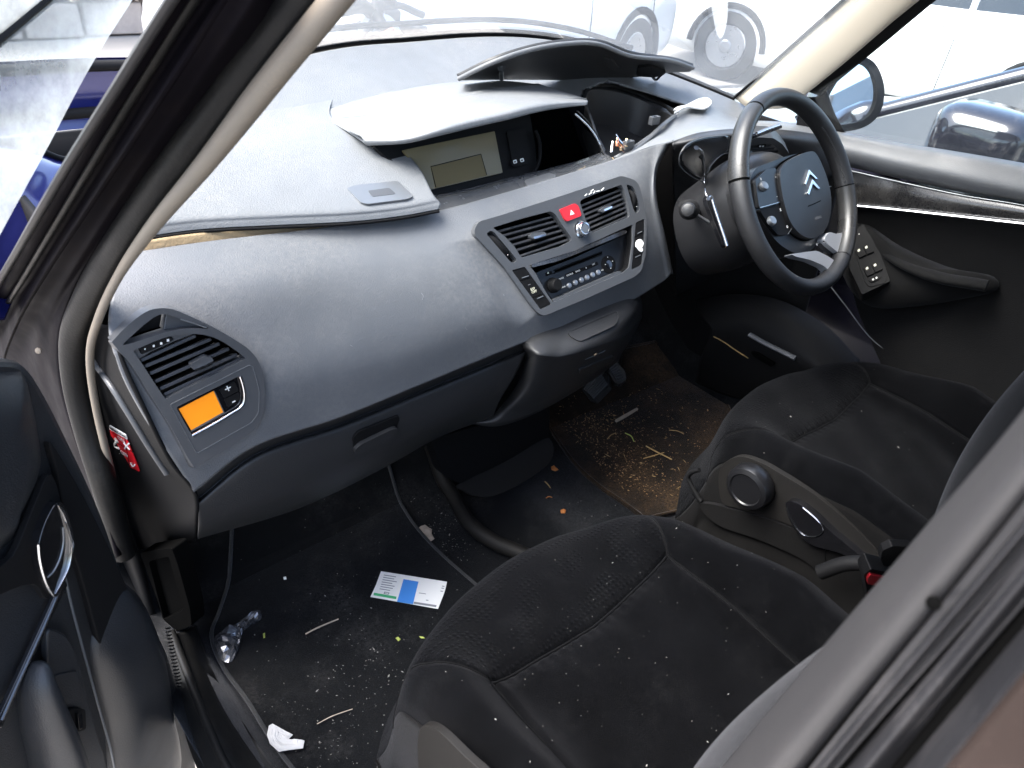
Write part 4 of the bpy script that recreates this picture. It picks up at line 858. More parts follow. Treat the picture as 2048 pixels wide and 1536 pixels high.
# ================================================================== FLOOR AND MATS
def struct(o): o['kind'] = 'structure'; return o
rows = []
for j in range(40):
    y = -2.6+3.05*j/39; row = []
    for i in range(50):
        x = -.80+1.60*i/49; z = 0
        if y > .16: z += (y-.16)*.9
        if x < -.70: z += min(.09, (-.70-x)*2.2)
        if x > .70: z += min(.09, (x-.70)*2.2)
        z += .018*math.exp(-((x+.02)/.09)**2)
        row.append(V((x, y, z)))
    rows.append(row)
struct(sheet('floor', rows, 0, 0, 'carpet', None, .01, raw=True))
fw = [[V((x, .46, .22)), V((x, .50, .45)), V((x, .52, .74))] for x in (-.78, -.3, .3, .78)]; struct(sheet('bulkhead', [list(r) for r in zip(*fw)], 20, 12, 'dark', None, .01))
struct(sheet('side_wall', [[V((.745, y, 0)) for y in (.55, .2, -.16)], [V((.745, y, .4)) for y in (.55, .2, -.14)], [V((.742, y, .74)) for y in (.55, .2, -.10)]], 12, 10, 'dark', None, .01))
struct(sheet('side_wall', [[V((-.765, y, 0)) for y in (.55, .3, .10)], [V((-.765, y, .4)) for y in (.55, .3, .12)], [V((-.75, y, .72)) for y in (.55, .3, .12)]], 12, 10, 'dark', None, .01))
def matsheet(name, outline, z, m, label, mb='carpet_edge'):
    t = thing(name, sum((at(*p, z=z) for p in outline), V())/len(outline), label, 'floor mat')
    P = [at(*p, z=z) for p in outline]; 
    def lift(p, h): return V((p.x, p.y, z+h+max(0, p.y-.16)*.9))
    prism([lift(p, .006) for p in P], [lift(p, -.006) for p in P], m, 'mat_carpet', t, .002)
    tube('mat_piping', [lift(p, .006) for p in P], .0035, mb, t, closed=True, raw=True, sides=7)
    return t
mat('carpet_edge', (.020, .021, .022), .8, bump=.6, bscale=1200, sheen=.3, dust=.2, dscale=20, dcol=(.2, .18, .15))
pm = spx([(480,1050),(460,1160),(440,1225),(424,1275),(445,1335),(495,1405),(535,1470),(585,1540),(680,1650)], 40, False)+spx([(1100,1400),(1010,1225),(950,1172),(880,1110),(830,1055),(795,1000),(765,950),(730,900)], 30, False)
PM = matsheet('floor_mat', pm, .006, 'carpet', 'black carpet mat with stitched edge in the passenger footwell')
dm = spx([(1085,835),(1110,875),(1150,930),(1195,972),(1240,1003),(1290,1040)], 24, False)+[(1420,1010),(1470,850),(1440,780),(1380,745),(1300,720),(1180,760)]
DM = matsheet('floor_mat', dm, .006, 'carpet_dirty', 'brown dirt covered carpet mat in the driver footwell', 'carpet_dirty')

# channel trim and flap at the foot of the dashboard, between the mats
CT = thing('floor_channel_trim', at(940,1050,z=.02), 'dark grey rounded plastic trim strip running back along the floor channel', 'trim strip')
tube('trim_strip', [at(862,890,z=.10), at(884,955,z=.055), at(905,990,z=.04), at(938,1045,z=.03), at(985,1082,z=.025), at(1050,1110,z=.025), at(1130,1150,z=.025)], .016, 'shield', CT, 50, 12)
FL = thing('console_flap', at(1000,930,z=.05), 'dark grey plastic flap under the centre of the dashboard', 'console flap')
fpl = Pl(at(918,968,z=.09), at(1100,890,z=.10), at(1000,985,z=.065))
plate('flap_plate', fpl, spx([(916,968),(1000,930),(1080,882),(1100,880),(1106,905),(1092,932),(1040,968),(985,993),(950,992),(928,982)], 50), 'shield', FL, -.004, .003, bevel=.002)
fb = Pl(at(880,890,y=.06), at(1090,830,y=.06), at(920,965,y=.05)); plate('flap_support', fb, rnd([(862,880),(960,850),(1100,800),(1098,880),(918,968),(886,950)], 8), 'dark', FL, -.03, 0, bevel=.004)

# pedals
def pedal(name, poly, y, label, ribs, arm):
    t = thing(name, at(*poly[0], y=y), label, 'pedal'); pl = Pl(at(*poly[0], y=y), at(*poly[1], y=y+.005), at(*poly[2], y=y-.035))
    plate('pedal_pad', pl, rnd(poly, 4), 'dash_low', t, -.012, 0, bevel=.002)
    a, b, c, d = ribs
    for k in range(7):
        u = (k+.5)/7; p, q = seg(a, d, u), seg(b, c, u); tube('pad_rib', [pl.P(*p, .0012), pl.P(*seg(p, q, .5), .0012), pl.P(*q, .0012)], .0026, 'panel', t, 4, 6)
    tube('pedal_arm', [pl.P(*arm[0], -.01), at(*arm[1], y=y+.05), at(*arm[2], y=y+.10)], .009, 'dark', t, 16, 8)
    return t
pedal('brake_pedal', [(1163,778),(1196,738),(1216,748),(1219,772),(1190,802),(1176,796)], .13, 'ribbed rubber brake pedal just below the storage drawer', [(1168,778),(1198,742),(1216,770),(1188,798)], [(1205,745),(1215,715),(1215,690)])
pedal('accelerator_pedal', [(1214,738),(1232,722),(1250,742),(1253,758),(1240,768),(1228,764)], .17, 'narrow ribbed accelerator pedal to the right of the brake pedal', [(1218,738),(1232,726),(1250,760),(1234,764)], [(1235,730),(1240,700),(1240,680)])

# ================================================================== CAR BODY: pillars, seals, screen, roof, sills
CB = thing('car_shell', (0, -.8, 0), 'dark blue car body with open door frame, pillars, windscreen and roof', 'car')
def px3(l): return [at(a, b, x=x) for a, b, x in l]
sealp = px3([(800,-260,-.585),(690,-120,-.62),(596,0,-.645),(470,168,-.675),(350,330,-.705),(240,488,-.735),(180,590,-.755),(150,670,-.77),(152,760,-.778),(175,860,-.782),(212,980,-.785),(248,1108,-.785)])
sl_ = tube('door_seal', sealp, .0165, 'rubber', CB, 120, 14); sl_['label'] = 'dusty black rubber door seal'
trimp = px3([(885,-260,-.575),(770,-120,-.61),(672,0,-.635),(545,155,-.665),(418,318,-.695),(308,450,-.725),(238,550,-.744),(196,640,-.757),(180,715,-.766),(193,820,-.770),(224,950,-.772),(262,1100,-.772)])
tube('pillar_trim', trimp, lambda t: .0100 if t < .3 else (.0100-.0052*(t-.3)/.25 if t < .55 else .0048), 'trim_edge', CB, 120, 12)['label'] = 'beige trim strip along the front pillar'
J = [[(560,-120,-.63),(552,0,-.66),(428,172,-.688),(308,335,-.718),(200,495,-.748),(138,600,-.768),(116,680,-.782),(122,770,-.79),(150,870,-.795),(195,990,-.797),(235,1115,-.797)],
     [(560,-120,-.66),(500,0,-.690),(378,180,-.715),(255,360,-.742),(150,520,-.77),(90,620,-.785),(62,700,-.797),(66,790,-.803),(95,890,-.807),(150,1010,-.81),(200,1130,-.81)],
     [(520,-120,-.68),(450,0,-.70),(330,185,-.73),(205,375,-.757),(100,535,-.785),(40,640,-.80),(10,730,-.81),(14,820,-.815),(45,920,-.818),(105,1040,-.82),(160,1150,-.82)],
     [(480,-120,-.70),(395,0,-.715),(280,180,-.742),(160,375,-.77),(60,540,-.797),(-5,650,-.812),(-40,750,-.82),(-40,850,-.825),(-5,950,-.83),(60,1070,-.83),(120,1170,-.83)],
     [(430,-120,-.72),(348,0,-.735),(238,175,-.757),(130,345,-.78),(48,485,-.805),(-20,605,-.822),(-70,720,-.83),(-90,850,-.835),(-60,970,-.84),(10,1090,-.84),(80,1190,-.84)]]
J3 = [px3(r) for r in J]
g = interp(J3, 60, 50); nrm = V((-.6, -.7, .2)).normalized()
for i, r in enumerate(g):
    u = i/49; hgt = .006*math.sin(u*math.pi*5)-.010*math.exp(-((u-.12)/.08)**2)
    for k in range(len(r)): r[k] = r[k]+nrm*hgt
jb = sheet('pillar_jamb', g, 0, 0, 'jamb', CB, .006, raw=True); jb['label'] = 'dirty black front door jamb'
for q, rr, m_ in ((4, .005, 'seal_grey'), (3, .004, 'rubber'), (2, .0045, 'jamb')): tube('jamb_strip', [p+nrm*.004 for p in J3[q]], rr, m_, CB, 80, 8, flat=.7)
for x, y, r_ in ((80,700,.003), (106,1010,.002)): pass
turn('jamb_bolt', at(79,700,x=-.799)+nrm*.002, nrm, [(.0042, 0), (.0038, .002), (.001, .0028)], 'trim_edge', CB, 14)
# hinge area plastic and sill
brk = Pl(at(285,1100,x=-.755), at(350,1095,x=-.735), at(335,1260,x=-.745))
plate('sill_bracket', brk, rnd([(284,1102),(348,1092),(360,1125),(384,1212),(388,1248),(338,1268),(322,1205)], 6), 'blackgap', CB, -.02, .004, holes=[rnd([(302,1120),(342,1110),(372,1215),(332,1236)], 5)], bevel=.002); plate('bracket_inset', brk, [(300,1118),(344,1108),(374,1217),(330,1238)], 'blackgap', CB, -.02, -.006, bevel=.001)
SLR = [[at(a, b, z=z) for a, b, z in l] for l in ([(392,1250,.06),(425,1340,.05),(470,1420,.05),(545,1530,.05),(660,1680,.05)], [(370,1262,.085),(405,1350,.09),(445,1440,.095),(505,1536,.095),(600,1680,.095)], [(345,1270,.09),(385,1375,.105),(420,1465,.11),(455,1540,.11),(540,1680,.11)], [(320,1290,.07),(350,1400,.08),(380,1500,.08),(410,1570,.08),(480,1700,.08)])]
sheet('sill', SLR, 50, 24, 'rubber', CB, .006)
tube('sill_seal', [p+V((0, 0, .006)) for p in SLR[2]], .006, 'rubber', CB, 50, 8)

# rear (middle) pillar right next to the camera
BPX = [[(2230,560),(2048,818),(1836,1070),(1640,1300),(1405,1580)], [(2260,585),(2075,840),(1862,1095),(1668,1325),(1440,1600)], [(2310,640),(2115,900),(1905,1150),(1710,1380),(1490,1650)], [(2350,690),(2150,950),(1945,1200),(1750,1430),(1540,1690)],
       [(2370,710),(2172,970),(1965,1222),(1770,1452),(1560,1710)], [(2390,735),(2195,995),(1985,1245),(1790,1475),(1580,1730)], [(2410,755),(2215,1015),(2005,1268),(1812,1498),(1600,1755)], [(2440,785),(2245,1045),(2035,1298),(1842,1528),(1630,1785)],
       [(2480,820),(2285,1085),(2075,1338),(1882,1568),(1670,1825)], [(2540,880),(2345,1140),(2135,1395),(1945,1625),(1730,1880)]]
# the list above runs outwards; positions are re-read so that the visible bands fall where the photograph shows them
shift = [0, -22, -55, -78, -84, -92, -98, -104, -112, -130]
BXV = [-.655, -.672, -.690, -.692, -.683, -.694, -.684, -.698, -.690, -.72]
BR3 = [[at(a+s_, b, x=x_) for a, b in l] for l, s_, x_ in zip(BPX, shift, BXV)]
for gname, ia, ib, m_ in (('pillar_seal', 0, 4, 'seal_grey'), ('pillar_jamb', 3, 10, 'jamb_grey')): pass
mat('jamb_grey', (.016, .016, .018), .42, var=.2, dust=.35, dscale=14, dmin=.48, dcol=(.11, .10, .10), rvar=.12)
bs = sheet('pillar_seal', BR3[:5], 60, 30, 'seal_grey', CB, .006); bs['label'] = 'fat pale grey seal on the middle pillar'
bj = sheet('pillar_jamb', BR3[4:], 60, 40, 'jamb_grey', CB, .006); bj['label'] = 'grooved dusty jamb of the middle pillar'
for k in (4, 6, 8): tube('jamb_groove', [p+V((-.0015, 0, 0)) for p in BR3[k]], .0022, 'blackgap', CB, 50, 6)
turn('jamb_plug', at(1868,1205,x=-.6945), V((-1, -.1, .2)), [(.0026, 0), (.0026, .0012), (.001, .0016)], 'blackgap', CB, 16)
mat('rearglass', (.035, .026, .023), .12, spec=.6, var=.5, vscale=9, dust=.3, dscale=7, dcol=(.13, .095, .08))
rg = [[at(a, b, x=x_) for a, b in l] for l, x_ in (([(2345-130,1140),(2135-130,1395),(1945-130,1625),(1730-130,1880)], -.725), ([(2500,1180),(2300,1480),(2100,1750),(1900,2000)], -.745), ([(2900,1250),(2700,1600),(2500,1950),(2200,2300)], -.76))]
sheet('rear_door_panel', rg, 30, 20, 'rearglass', CB, .006)

# windscreen, right pillar, quarter sail
ws = []
for j in range(14):
    t = j/13; row = []
    for i in range(41):
        x = -.70+1.42*i/40; yb = .57-.37*(abs(x)/.70)**2.2; b_ = V((x, yb+.01, deckz(x, yb)-.012)); k = x*.84; t_ = V((k, -.20-.16*(abs(x)/.7)**2, 1.36-.05*(abs(x)/.7)**2)); p = b_.lerp(t_, t)
        p += V((0, .05, .03))*math.sin(math.pi*t)*(1-(abs(x)/.72)**2); row.append(p)
    ws.append(row)
wso = sheet('windscreen', ws, 0, 0, 'windscreen', CB, 0, raw=True); wso['label'] = 'dusty windscreen glass'
tube('windscreen_base_seal', [r+V((0, .002, .004)) for r in ws[0]], .009, 'dark', CB, raw=True, sides=8)
sc_ = [[p+V((0, .004, .004)) for p in ws[0]], [p+V((0, .07, -.012)) for p in ws[0]], [p+V((0, .16, -.06)) for p in ws[0]]]
sheet('scuttle_panel', sc_, 60, 8, 'rubber', CB, .006)
for x0, x1 in ((-.55, .05), (-.05, .55)): tube('wiper', [V((x0+(x1-x0)*k/6, .60-.37*(abs(x0+(x1-x0)*k/6)/.70)**2.2, deckz(x0+(x1-x0)*k/6, .58-.37*(abs(x0+(x1-x0)*k/6)/.70)**2.2)+.012)) for k in range(7)], .006, 'dark', CB, 20, 6)
RPI = [px3([(1470,197,.715),(1580,98,.69),(1690,0,.665),(1850,-145,.62),(2000,-280,.58)]), px3([(1500,215,.70),(1625,110,.675),(1740,10,.65),(1900,-130,.61),(2050,-265,.57)]), px3([(1575,215,.705),(1690,120,.68),(1800,22,.655),(1960,-115,.615),(2110,-250,.575)]), px3([(1612,182,.73),(1725,92,.705),(1842,-2,.68),(2000,-130,.64),(2150,-265,.60)])]
sheet('pillar_trim', RPI, 40, 24, 'pillar_trim', CB, .004)['label'] = 'beige trim of the far front pillar'
tube('screen_edge', [p+V((-.004, 0, .002)) for p in RPI[0]], .0035, 'dark', CB, 40, 8)
sheet('pillar_band', [RPI[3], px3([(1640,192,.745),(1762,92,.72),(1885,-10,.695),(2045,-140,.655),(2190,-270,.615)])], 40, 6, 'dark', CB, .006)
# roof, header, rear sides: what shades the cabin
roof = [[V((x*(1-.04*(abs(y)/2)), y, z-.06*(abs(x)/.6)**2.5)) for x in (-.66, -.48, -.2, 0, .2, .48, .66)] for y, z in ((-.24, 1.36), (-.5, 1.42), (-1.0, 1.46), (-1.8, 1.45), (-2.6, 1.38))]
sheet('roof', roof, 40, 40, 'paint_dark', CB, .02)
for s in (-1, 1):
    sheet('rear_side', [[V((s*.78, -.98 if s > 0 else -.93, 0)), V((s*.78, -1.8, 0)), V((s*.78, -2.6, 0))], [V((s*.80, -.98 if s > 0 else -.93, .5)), V((s*.80, -1.8, .5)), V((s*.80, -2.6, .5))], [V((s*.77, -.98 if s > 0 else -.93, .84)), V((s*.77, -1.8, .88)), V((s*.76, -2.6, .9))]], 14, 10, 'paint_dark', CB, .03)
    for y0 in ((-.90, -1.02) if s > 0 else (-.93, -1.04)), (-1.9, -2.0): sheet('side_pillar', [[V((s*.77, y0[0], .84)), V((s*.77, y0[1], .84))], [V((s*.585, y0[0], 1.40)), V((s*.585, y0[1], 1.40))]], 6, 8, 'dark', CB, .03)
sheet('tailgate', [[V((x, -2.62, 0)) for x in (-.78, 0, .78)], [V((x, -2.66, .9)) for x in (-.78, 0, .78)]], 8, 8, 'paint_dark', CB, .03)
sheet('outer_sill', [[V((.80, y, -.1)) for y in (.5, -.3, -1.0)], [V((.80, y, .10)) for y in (.5, -.3, -1.0)]], 10, 6, 'paint_dark', CB, .02)
# front wing seen past the pillar, bonnet scuttle
WG = [rowy([(150,322,.48),(118,318,.46),(70,300,.44),(0,285,.42),(-120,270,.36)]), rowy([(136,345,.42),(100,345,.40),(50,335,.38),(-20,325,.36),(-140,320,.30)]), rowy([(80,470,.30),(40,470,.29),(0,470,.28),(-60,460,.26),(-180,450,.22)]), rowy([(10,640,.22),(-30,640,.21),(-70,640,.20),(-120,630,.19),(-220,620,.17)])]
wg = sheet('front_wing', WG, 40, 30, 'paint_blue', CB, .01); wg['label'] = 'blue front wing beyond the pillar'
tube('wing_edge', WG[0], .006, 'dark', CB, 30, 8)

# ================================================================== DRIVER DOOR
DD = thing('car_door', (.72, -.5, .1), 'closed driver door with padded belt line, chrome strip and window switches', 'car door')
def dr_(l, x): return [at(a, b, x=x) for a, b in l]
B0 = [dr_([(1672,262),(1790,283),(1920,304),(2048,326),(2250,362)], .738), dr_([(1676,270),(1790,294),(1920,317),(2048,341),(2250,380)], .706), dr_([(1680,296),(1790,322),(1920,350),(2048,377),(2250,420)], .684), dr_([(1684,322),(1790,346),(1920,374),(2048,399),(2250,440)], .692), dr_([(1688,332),(1790,355),(1920,384),(2048,405),(2250,446)], .712)]
sheet('belt_pad', B0, 60, 30, 'dash', DD, .004)['label'] = 'grey padded belt line of the driver door'
G0 = [dr_([(1690,336),(1790,358),(1920,386),(2048,407),(2250,447)], .708), dr_([(1698,375),(1790,390),(1920,408),(2048,426),(2250,456)], .700), dr_([(1706,410),(1790,418),(1920,432),(2048,446),(2250,466)], .703)]
sheet('gloss_insert', G0, 50, 14, 'glossdusty', DD, .004); tube('insert_line', [p+V((-.003, 0, 0)) for p in dr_([(1690,338),(1790,361),(1920,389),(2048,410),(2250,449)], .706)], .0012, 'satin', DD, 40, 6)
tube('chrome_strip', [p+V((-.004, 0, 0)) for p in G0[2]], .0042, 'chrome', DD, 50, 8, flat=.8)
L0 = [dr_([(1706,414),(1790,422),(1920,436),(2048,450),(2250,470)], .705), dr_([(1704,470),(1790,480),(1920,495),(2048,510),(2250,530)], .722), dr_([(1700,545),(1790,575),(1920,600),(2048,620),(2250,650)], .722), dr_([(1715,620),(1810,660),(1930,690),(2048,712),(2250,750)], .712), dr_([(1745,690),(1835,735),(1940,765),(2048,785),(2250,825)], .70), dr_([(1765,740),(1850,790),(1950,820),(2060,845),(2250,880)], .69), dr_([(1770,800),(1850,850),(1950,880),(2060,905),(2250,940)], .70)]
sheet('door_panel', L0, 70, 50, 'fabric_door', DD, .004) if 'fabric_door' in M else None
mat('fabric_door', (.006, .006, .0062), .85, bump=.8, bscale=600, spec=.1, sheen=.08, var=.3, vscale=20)
sheet('door_panel', L0, 70, 50, 'fabric_door', DD, .004)
tube('panel_seam', dr_([(1640,545),(1690,610),(1750,684),(1835,734),(1940,764),(2048,784)], .702), .0012, 'faint', DD, 50, 6)
K6 = lambda l: zz(l, 1600, 200, .293)
SWP = Pl(at(1702,496,x=.66), at(1780,563,x=.645), at(1760,500,x=.68))
pillow('armrest', Pl(at(1700,500,x=.70), at(1900,570,x=.70), at(1800,500,x=.715)), spx([(1680,470),(1722,440),(1800,492),(1900,535),(1985,552),(1992,580),(1930,596),(1830,612),(1740,612),(1690,560)], 44), .0, .038, 'fabric_door', DD)
sp_ = plate('switch_panel', SWP, rnd(K6([(350,1000),(372,900),(432,850),(545,1045),(616,1242),(422,1335),(335,1150)]), 5), 'dark', DD, -.03, .004, bevel=.002)
plate('switch_frame', SWP, rnd(K6([(365,1030),(470,985),(592,1225),(575,1260),(475,1285),(445,1255)]), 6), 'dark', sp_, .0, .006, bevel=.0015)
for a, b, c, d in ((375,1035,425,1012), (428,1010,478,990), (430,1160,482,1136), (485,1134,535,1110)):
    plate('window_switch', SWP, rnd(K6([(a,b),(c,d),(c+28,d+58),(a+28,b+58)]), 2), 'dark', sp_, .004, .0105, bevel=.0015)
for x, y in ((400,1043), (451,1022), (456,1165), (510,1143)): plate('switch_mark', SWP, rnd(K6([(x-10,y),(x+4,y-12),(x+11,y+2),(x-4,y+11)]), 1), 'yellowmark', sp_, .0100, .0112, bevel=0)
plate('lock_switch', SWP, rnd(K6([(465,1225),(545,1192),(552,1215),(540,1235),(490,1255),(470,1248)]), 3), 'dark', sp_, .004, .0085, bevel=.001)
for x, y in ((497,1237), (520,1226)): plate('switch_mark', SWP, K6([(x-7,y),(x+2,y-8),(x+8,y+1),(x,y+8)]), 'mark', sp_, .0083, .0090, bevel=0)
for x, y in ((402,922), (374,940)): turn('switch_dot', SWP.P(*K6([(x,y)])[0], .004), SWP.n, [(.0012, 0), (.0012, .0006)], 'mark', sp_, 8)
tube('pull_handle', [at(1755,500,x=.69), at(1790,522,x=.665), at(1835,542,x=.655), at(1890,558,x=.655), at(1940,566,x=.66), at(1974,572,x=.665)], lambda t: .006+.012*min(1, t*2), 'fabric_door', DD, 40, 12, flat=.6)
# lower pocket with speaker, bluish catch light built as a paler strip
PK = [px3([(1392,600,.66),(1470,588,.67),(1560,600,.685),(1650,650,.70),(1720,720,.70)]), px3([(1400,630,.62),(1470,615,.63),(1550,632,.64),(1630,680,.655),(1700,750,.66)]), px3([(1420,662,.60),(1490,665,.61),(1560,700,.615),(1630,740,.62),(1700,790,.63)]), px3([(1400,720,.63),(1470,735,.635),(1540,770,.64),(1620,800,.645),(1700,830,.65)]), px3([(1392,765,.68),(1450,790,.68),(1530,810,.68),(1620,840,.68),(1700,860,.68)])]
pk = sheet('door_pocket', PK, 50, 40, 'pocket', DD, .004)
KT = BVHTree.FromPolygons(*gridmesh(interp(PK, 40, 30)))
tube('pocket_highlight', [onto(KT, a, b, .002) or at(a, b, x=.61) for a, b in ((1500,668),(1530,685),(1560,700),(1592,716))], .009, 'dash', DD, 20, 10, flat=.6)
plate('pocket_slot', Pl(at(1510,705,x=.615), at(1550,728,x=.615), at(1520,725,x=.62)), rnd([(1504,702),(1518,704),(1552,726),(1546,732),(1512,712)], 3), 'blackgap', DD, .0, .006, bevel=.001)
tube('dried_mud', [onto(KT, a, b, .002) or at(a, b, x=.61) for a, b in ((1428,672),(1450,684),(1470,698),(1498,716))], .003, 'straw', DD, 14, 6, flat=.3)
# window glass and mirror sail
gz = [dr_([(1600,250),(1680,262),(1800,284),(1920,304),(2060,328),(2250,362)], .742), [V((.70, y, 1.12)) for y in (.0, -.09, -.23, -.33, -.45, -.60)], [V((.60, y, 1.40)) for y in (-.20, -.28, -.38, -.46, -.56, -.70)]]
sheet('side_window', gz, 30, 20, 'sideglass', DD, 0)['label'] = 'dusty driver side window'
sheet('mirror_sail', [px3([(1600,195,.725),(1640,192,.74),(1652,180,.742)]), px3([(1595,235,.72),(1640,232,.735),(1668,225,.742)]), px3([(1590,262,.715),(1640,264,.73),(1690,266,.738)])], 12, 10, 'dark', DD, .006)
# ---- exterior mirror of this car on the driver side
MR = thing('exterior_mirror', at(1690,240,x=.80), 'rounded exterior mirror outside the driver window showing bright sky', 'wing mirror')
MPl = Pl(at(1640,230,x=.86), at(1750,190,x=.98), at(1700,130,x=.90)); c_ = at(1700,190,x=.92); mn = V((-.31, -.92, .25)).normalized(); mu = V((.947, -.32, 0)); MPl = Pl(c_, c_+mu, c_+mn.cross(mu))
mo = spx([(1622,250),(1630,205),(1655,165),(1690,128),(1722,114),(1748,128),(1764,165),(1764,205),(1748,238),(1715,258),(1660,264)], 48); mi = shrink(mo, 11)
mg = spx([(1636,238),(1652,198),(1682,150),(1714,128),(1738,140),(1750,172),(1748,208),(1733,233),(1705,246),(1660,250)], 48)
top_ = [MPl.P(x, y, .004) for x, y in mo]; back = [MPl.P(x, y, 0)-MPl.n*.05 for x, y in shrink(mo, 4)]; back2 = [MPl.P(x, y, 0)-MPl.n*.085 for x, y in shrink(mo, 24)]
vs_, fs_ = gridmesh([top_, back, back2], True); fs_.append(tuple(96+k for k in range(48))); obj('mirror_housing', vs_, fs_, 'paint_dark', MR, True, auto=50)
plate('mirror_bezel', MPl, mo, 'dark', MR, -.004, .005, holes=[mg], bevel=.002); plate('mirror_glass', MPl, shrink(mg, -1), 'mirror', MR, -.003, -.001, bevel=0)
tube('mirror_arm', [at(1640,262,x=.74), at(1660,262,x=.78), MPl.P(1672,255,-.03)], .018, 'dark', MR, 12, 10)

# ================================================================== PASSENGER DOOR, swung open beside the camera
PDo = thing('car_door', (-.86, -.12, .1), 'open passenger door with chrome inner handle at the lower left', 'car door')
PO = V((-.815, -.075, 0)); PD = Pl(PO, PO+V((-.8, -.6, 0)), PO+V((0, 0, 1)))
K7 = lambda l: zz(l, 0, 900, .4141)
pout = spx([(-30,722),(30,722),(62,738),(98,795),(140,880),(180,965),(215,1050),(255,1165),(290,1222),(335,1300),(362,1395),(388,1490),(405,1600)], 50, False)+[(380,1800),(-400,1900),(-500,1000),(-300,740)]
plate('door_inner', PD, pout, 'door_vinyl' if 'door_vinyl' in M else 'door_vinyl', PDo, -.05, 0, bevel=.008, )
pillow('vinyl_trim', PD, spx([(-300,760),(0,745),(45,748),(62,800),(80,900),(72,960),(40,1030),(0,1100),(-200,1200),(-400,1000)], 40), .0, .022, 'door_vinyl', PDo)
plate('dark_trim', PD, spx([(85,880),(120,930),(165,1010),(205,1090),(245,1180),(262,1260),(210,1340),(150,1150),(120,1060),(105,960)], 40), 'dark', PDo, 0, .008, bevel=.004)
hz = plate('handle_recess', PD, spx(K7([(0,500),(60,370),(130,200),(172,112),(205,125),(240,240),(272,420),(262,530),(200,670),(165,705),(120,640),(60,640),(0,660),(-120,700),(-120,600)]), 50), 'dark', PDo, .006, .013, bevel=.003)
hd = plate('door_handle', PD, spx(K7([(180,232),(225,258),(262,400),(258,480),(225,600),(178,688),(140,640),(105,560),(90,470),(98,400),(130,310)]), 44), 'gloss', PDo, .012, .022, bevel=.004); hd['label'] = 'curved black and chrome inner door handle'
tube('handle_chrome', [PD.P(*p, .021) for p in K7([(185,240),(215,290),(245,380),(250,450),(235,540),(200,620),(172,675)])], lambda t: .0022+.0042*math.sin(math.pi*t), 'chrome', PDo, 40, 8, flat=.6)
tube('handle_chrome', [PD.P(*p, .022) for p in K7([(88,430),(95,500),(115,580),(140,640),(170,680)])], .0016, 'chrome', PDo, 30, 6)
tube('handle_crease', [PD.P(*p, .023) for p in K7([(205,350),(208,420),(190,500),(160,560),(130,590)])], .0010, 'satin', PDo, 30, 6)
tube('trim_line', [PD.P(*p, .012) for p in K7([(268,592),(200,760),(110,960),(40,1110),(-40,1290)])], .0012, 'chrome', PDo, 40, 6); plate('gloss_strip', PD, K7([(262,596),(280,640),(200,800),(120,980),(40,1150),(-40,1330),(-80,1330),(60,1040),(180,780)]), 'gloss', PDo, .006, .0115, bevel=.001)
tube('panel_line', [PD.P(*p, .010) for p in K7([(272,598),(310,760),(370,980),(440,1230),(500,1440),(540,1640)])], .0014, 'satin', PDo, 40, 6)
plate('armrest_well', PD, spx(K7([(180,880),(230,862),(290,905),(330,1000),(365,1130),(420,1330),(470,1560),(300,1600),(230,1400),(190,1150)]), 44), 'door_vinyl', PDo, .004, .012, bevel=.004)
plate('well_floor', PD, spx(K7([(195,1090),(300,1055),(325,1075),(345,1200),(300,1230),(240,1200)]), 30), 'dash_low', PDo, .011, .014, bevel=.002)
sw7 = plate('door_switch', PD, rnd(K7([(255,1240),(300,1228),(345,1235),(350,1330),(310,1345),(285,1320)]), 5), 'dark', PDo, .011, .018, bevel=.002); plate('switch_rocker', PD, rnd(K7([(290,1250),(312,1248),(318,1320),(300,1330)]), 3), 'gloss', sw7, .017, .022, bevel=.001)
tube('armrest', [PD.P(*p, .02) for p in K7([(110,1000),(100,1120),(130,1260),(180,1420),(230,1600)])], lambda t: .004+.034*math.sqrt(max(0, t)), 'door_vinyl', PDo, 40, 16, flat=.6)
pillow('padded_insert', PD, spx(K7([(560,640),(630,670),(680,730),(740,880),(790,1100),(825,1350),(850,1600),(560,1640),(500,1350),(430,1000),(480,800)]), 50), .002, .030, 'door_vinyl', PDo)
for k in range(44):
    t = k/43; p = V(K7([(790+150*t, 860+640*t+30*math.sin(3*t))])[0]); tube('pocket_rib', [PD.P(p.x, p.y, .002), PD.P(p.x+5, p.y-.8, .004), PD.P(p.x+10, p.y-1.5, .002)], .0012, 'dark', PDo, 3, 5)
sheet('door_window', [[PD.P(*p) for p in ((-60,590),(0,470),(90,305),(180,135),(268,-5),(340,-120))], [PD.P(*p) for p in ((-260,560),(-220,440),(-160,250),(-90,90),(-20,-60),(40,-190))], [PD.P(*p) for p in ((-500,520),(-460,380),(-420,200),(-350,20),(-280,-140),(-220,-280))]], 20, 14, 'doorglass', PDo, 0)['label'] = 'hazy window glass of the open door'
tube('window_frame', [PD.P(*p, -.02) for p in ((-120,170),(-20,95),(60,30),(140,-40),(260,-160))], .022, 'dark', PDo, 20, 10, flat=.5)

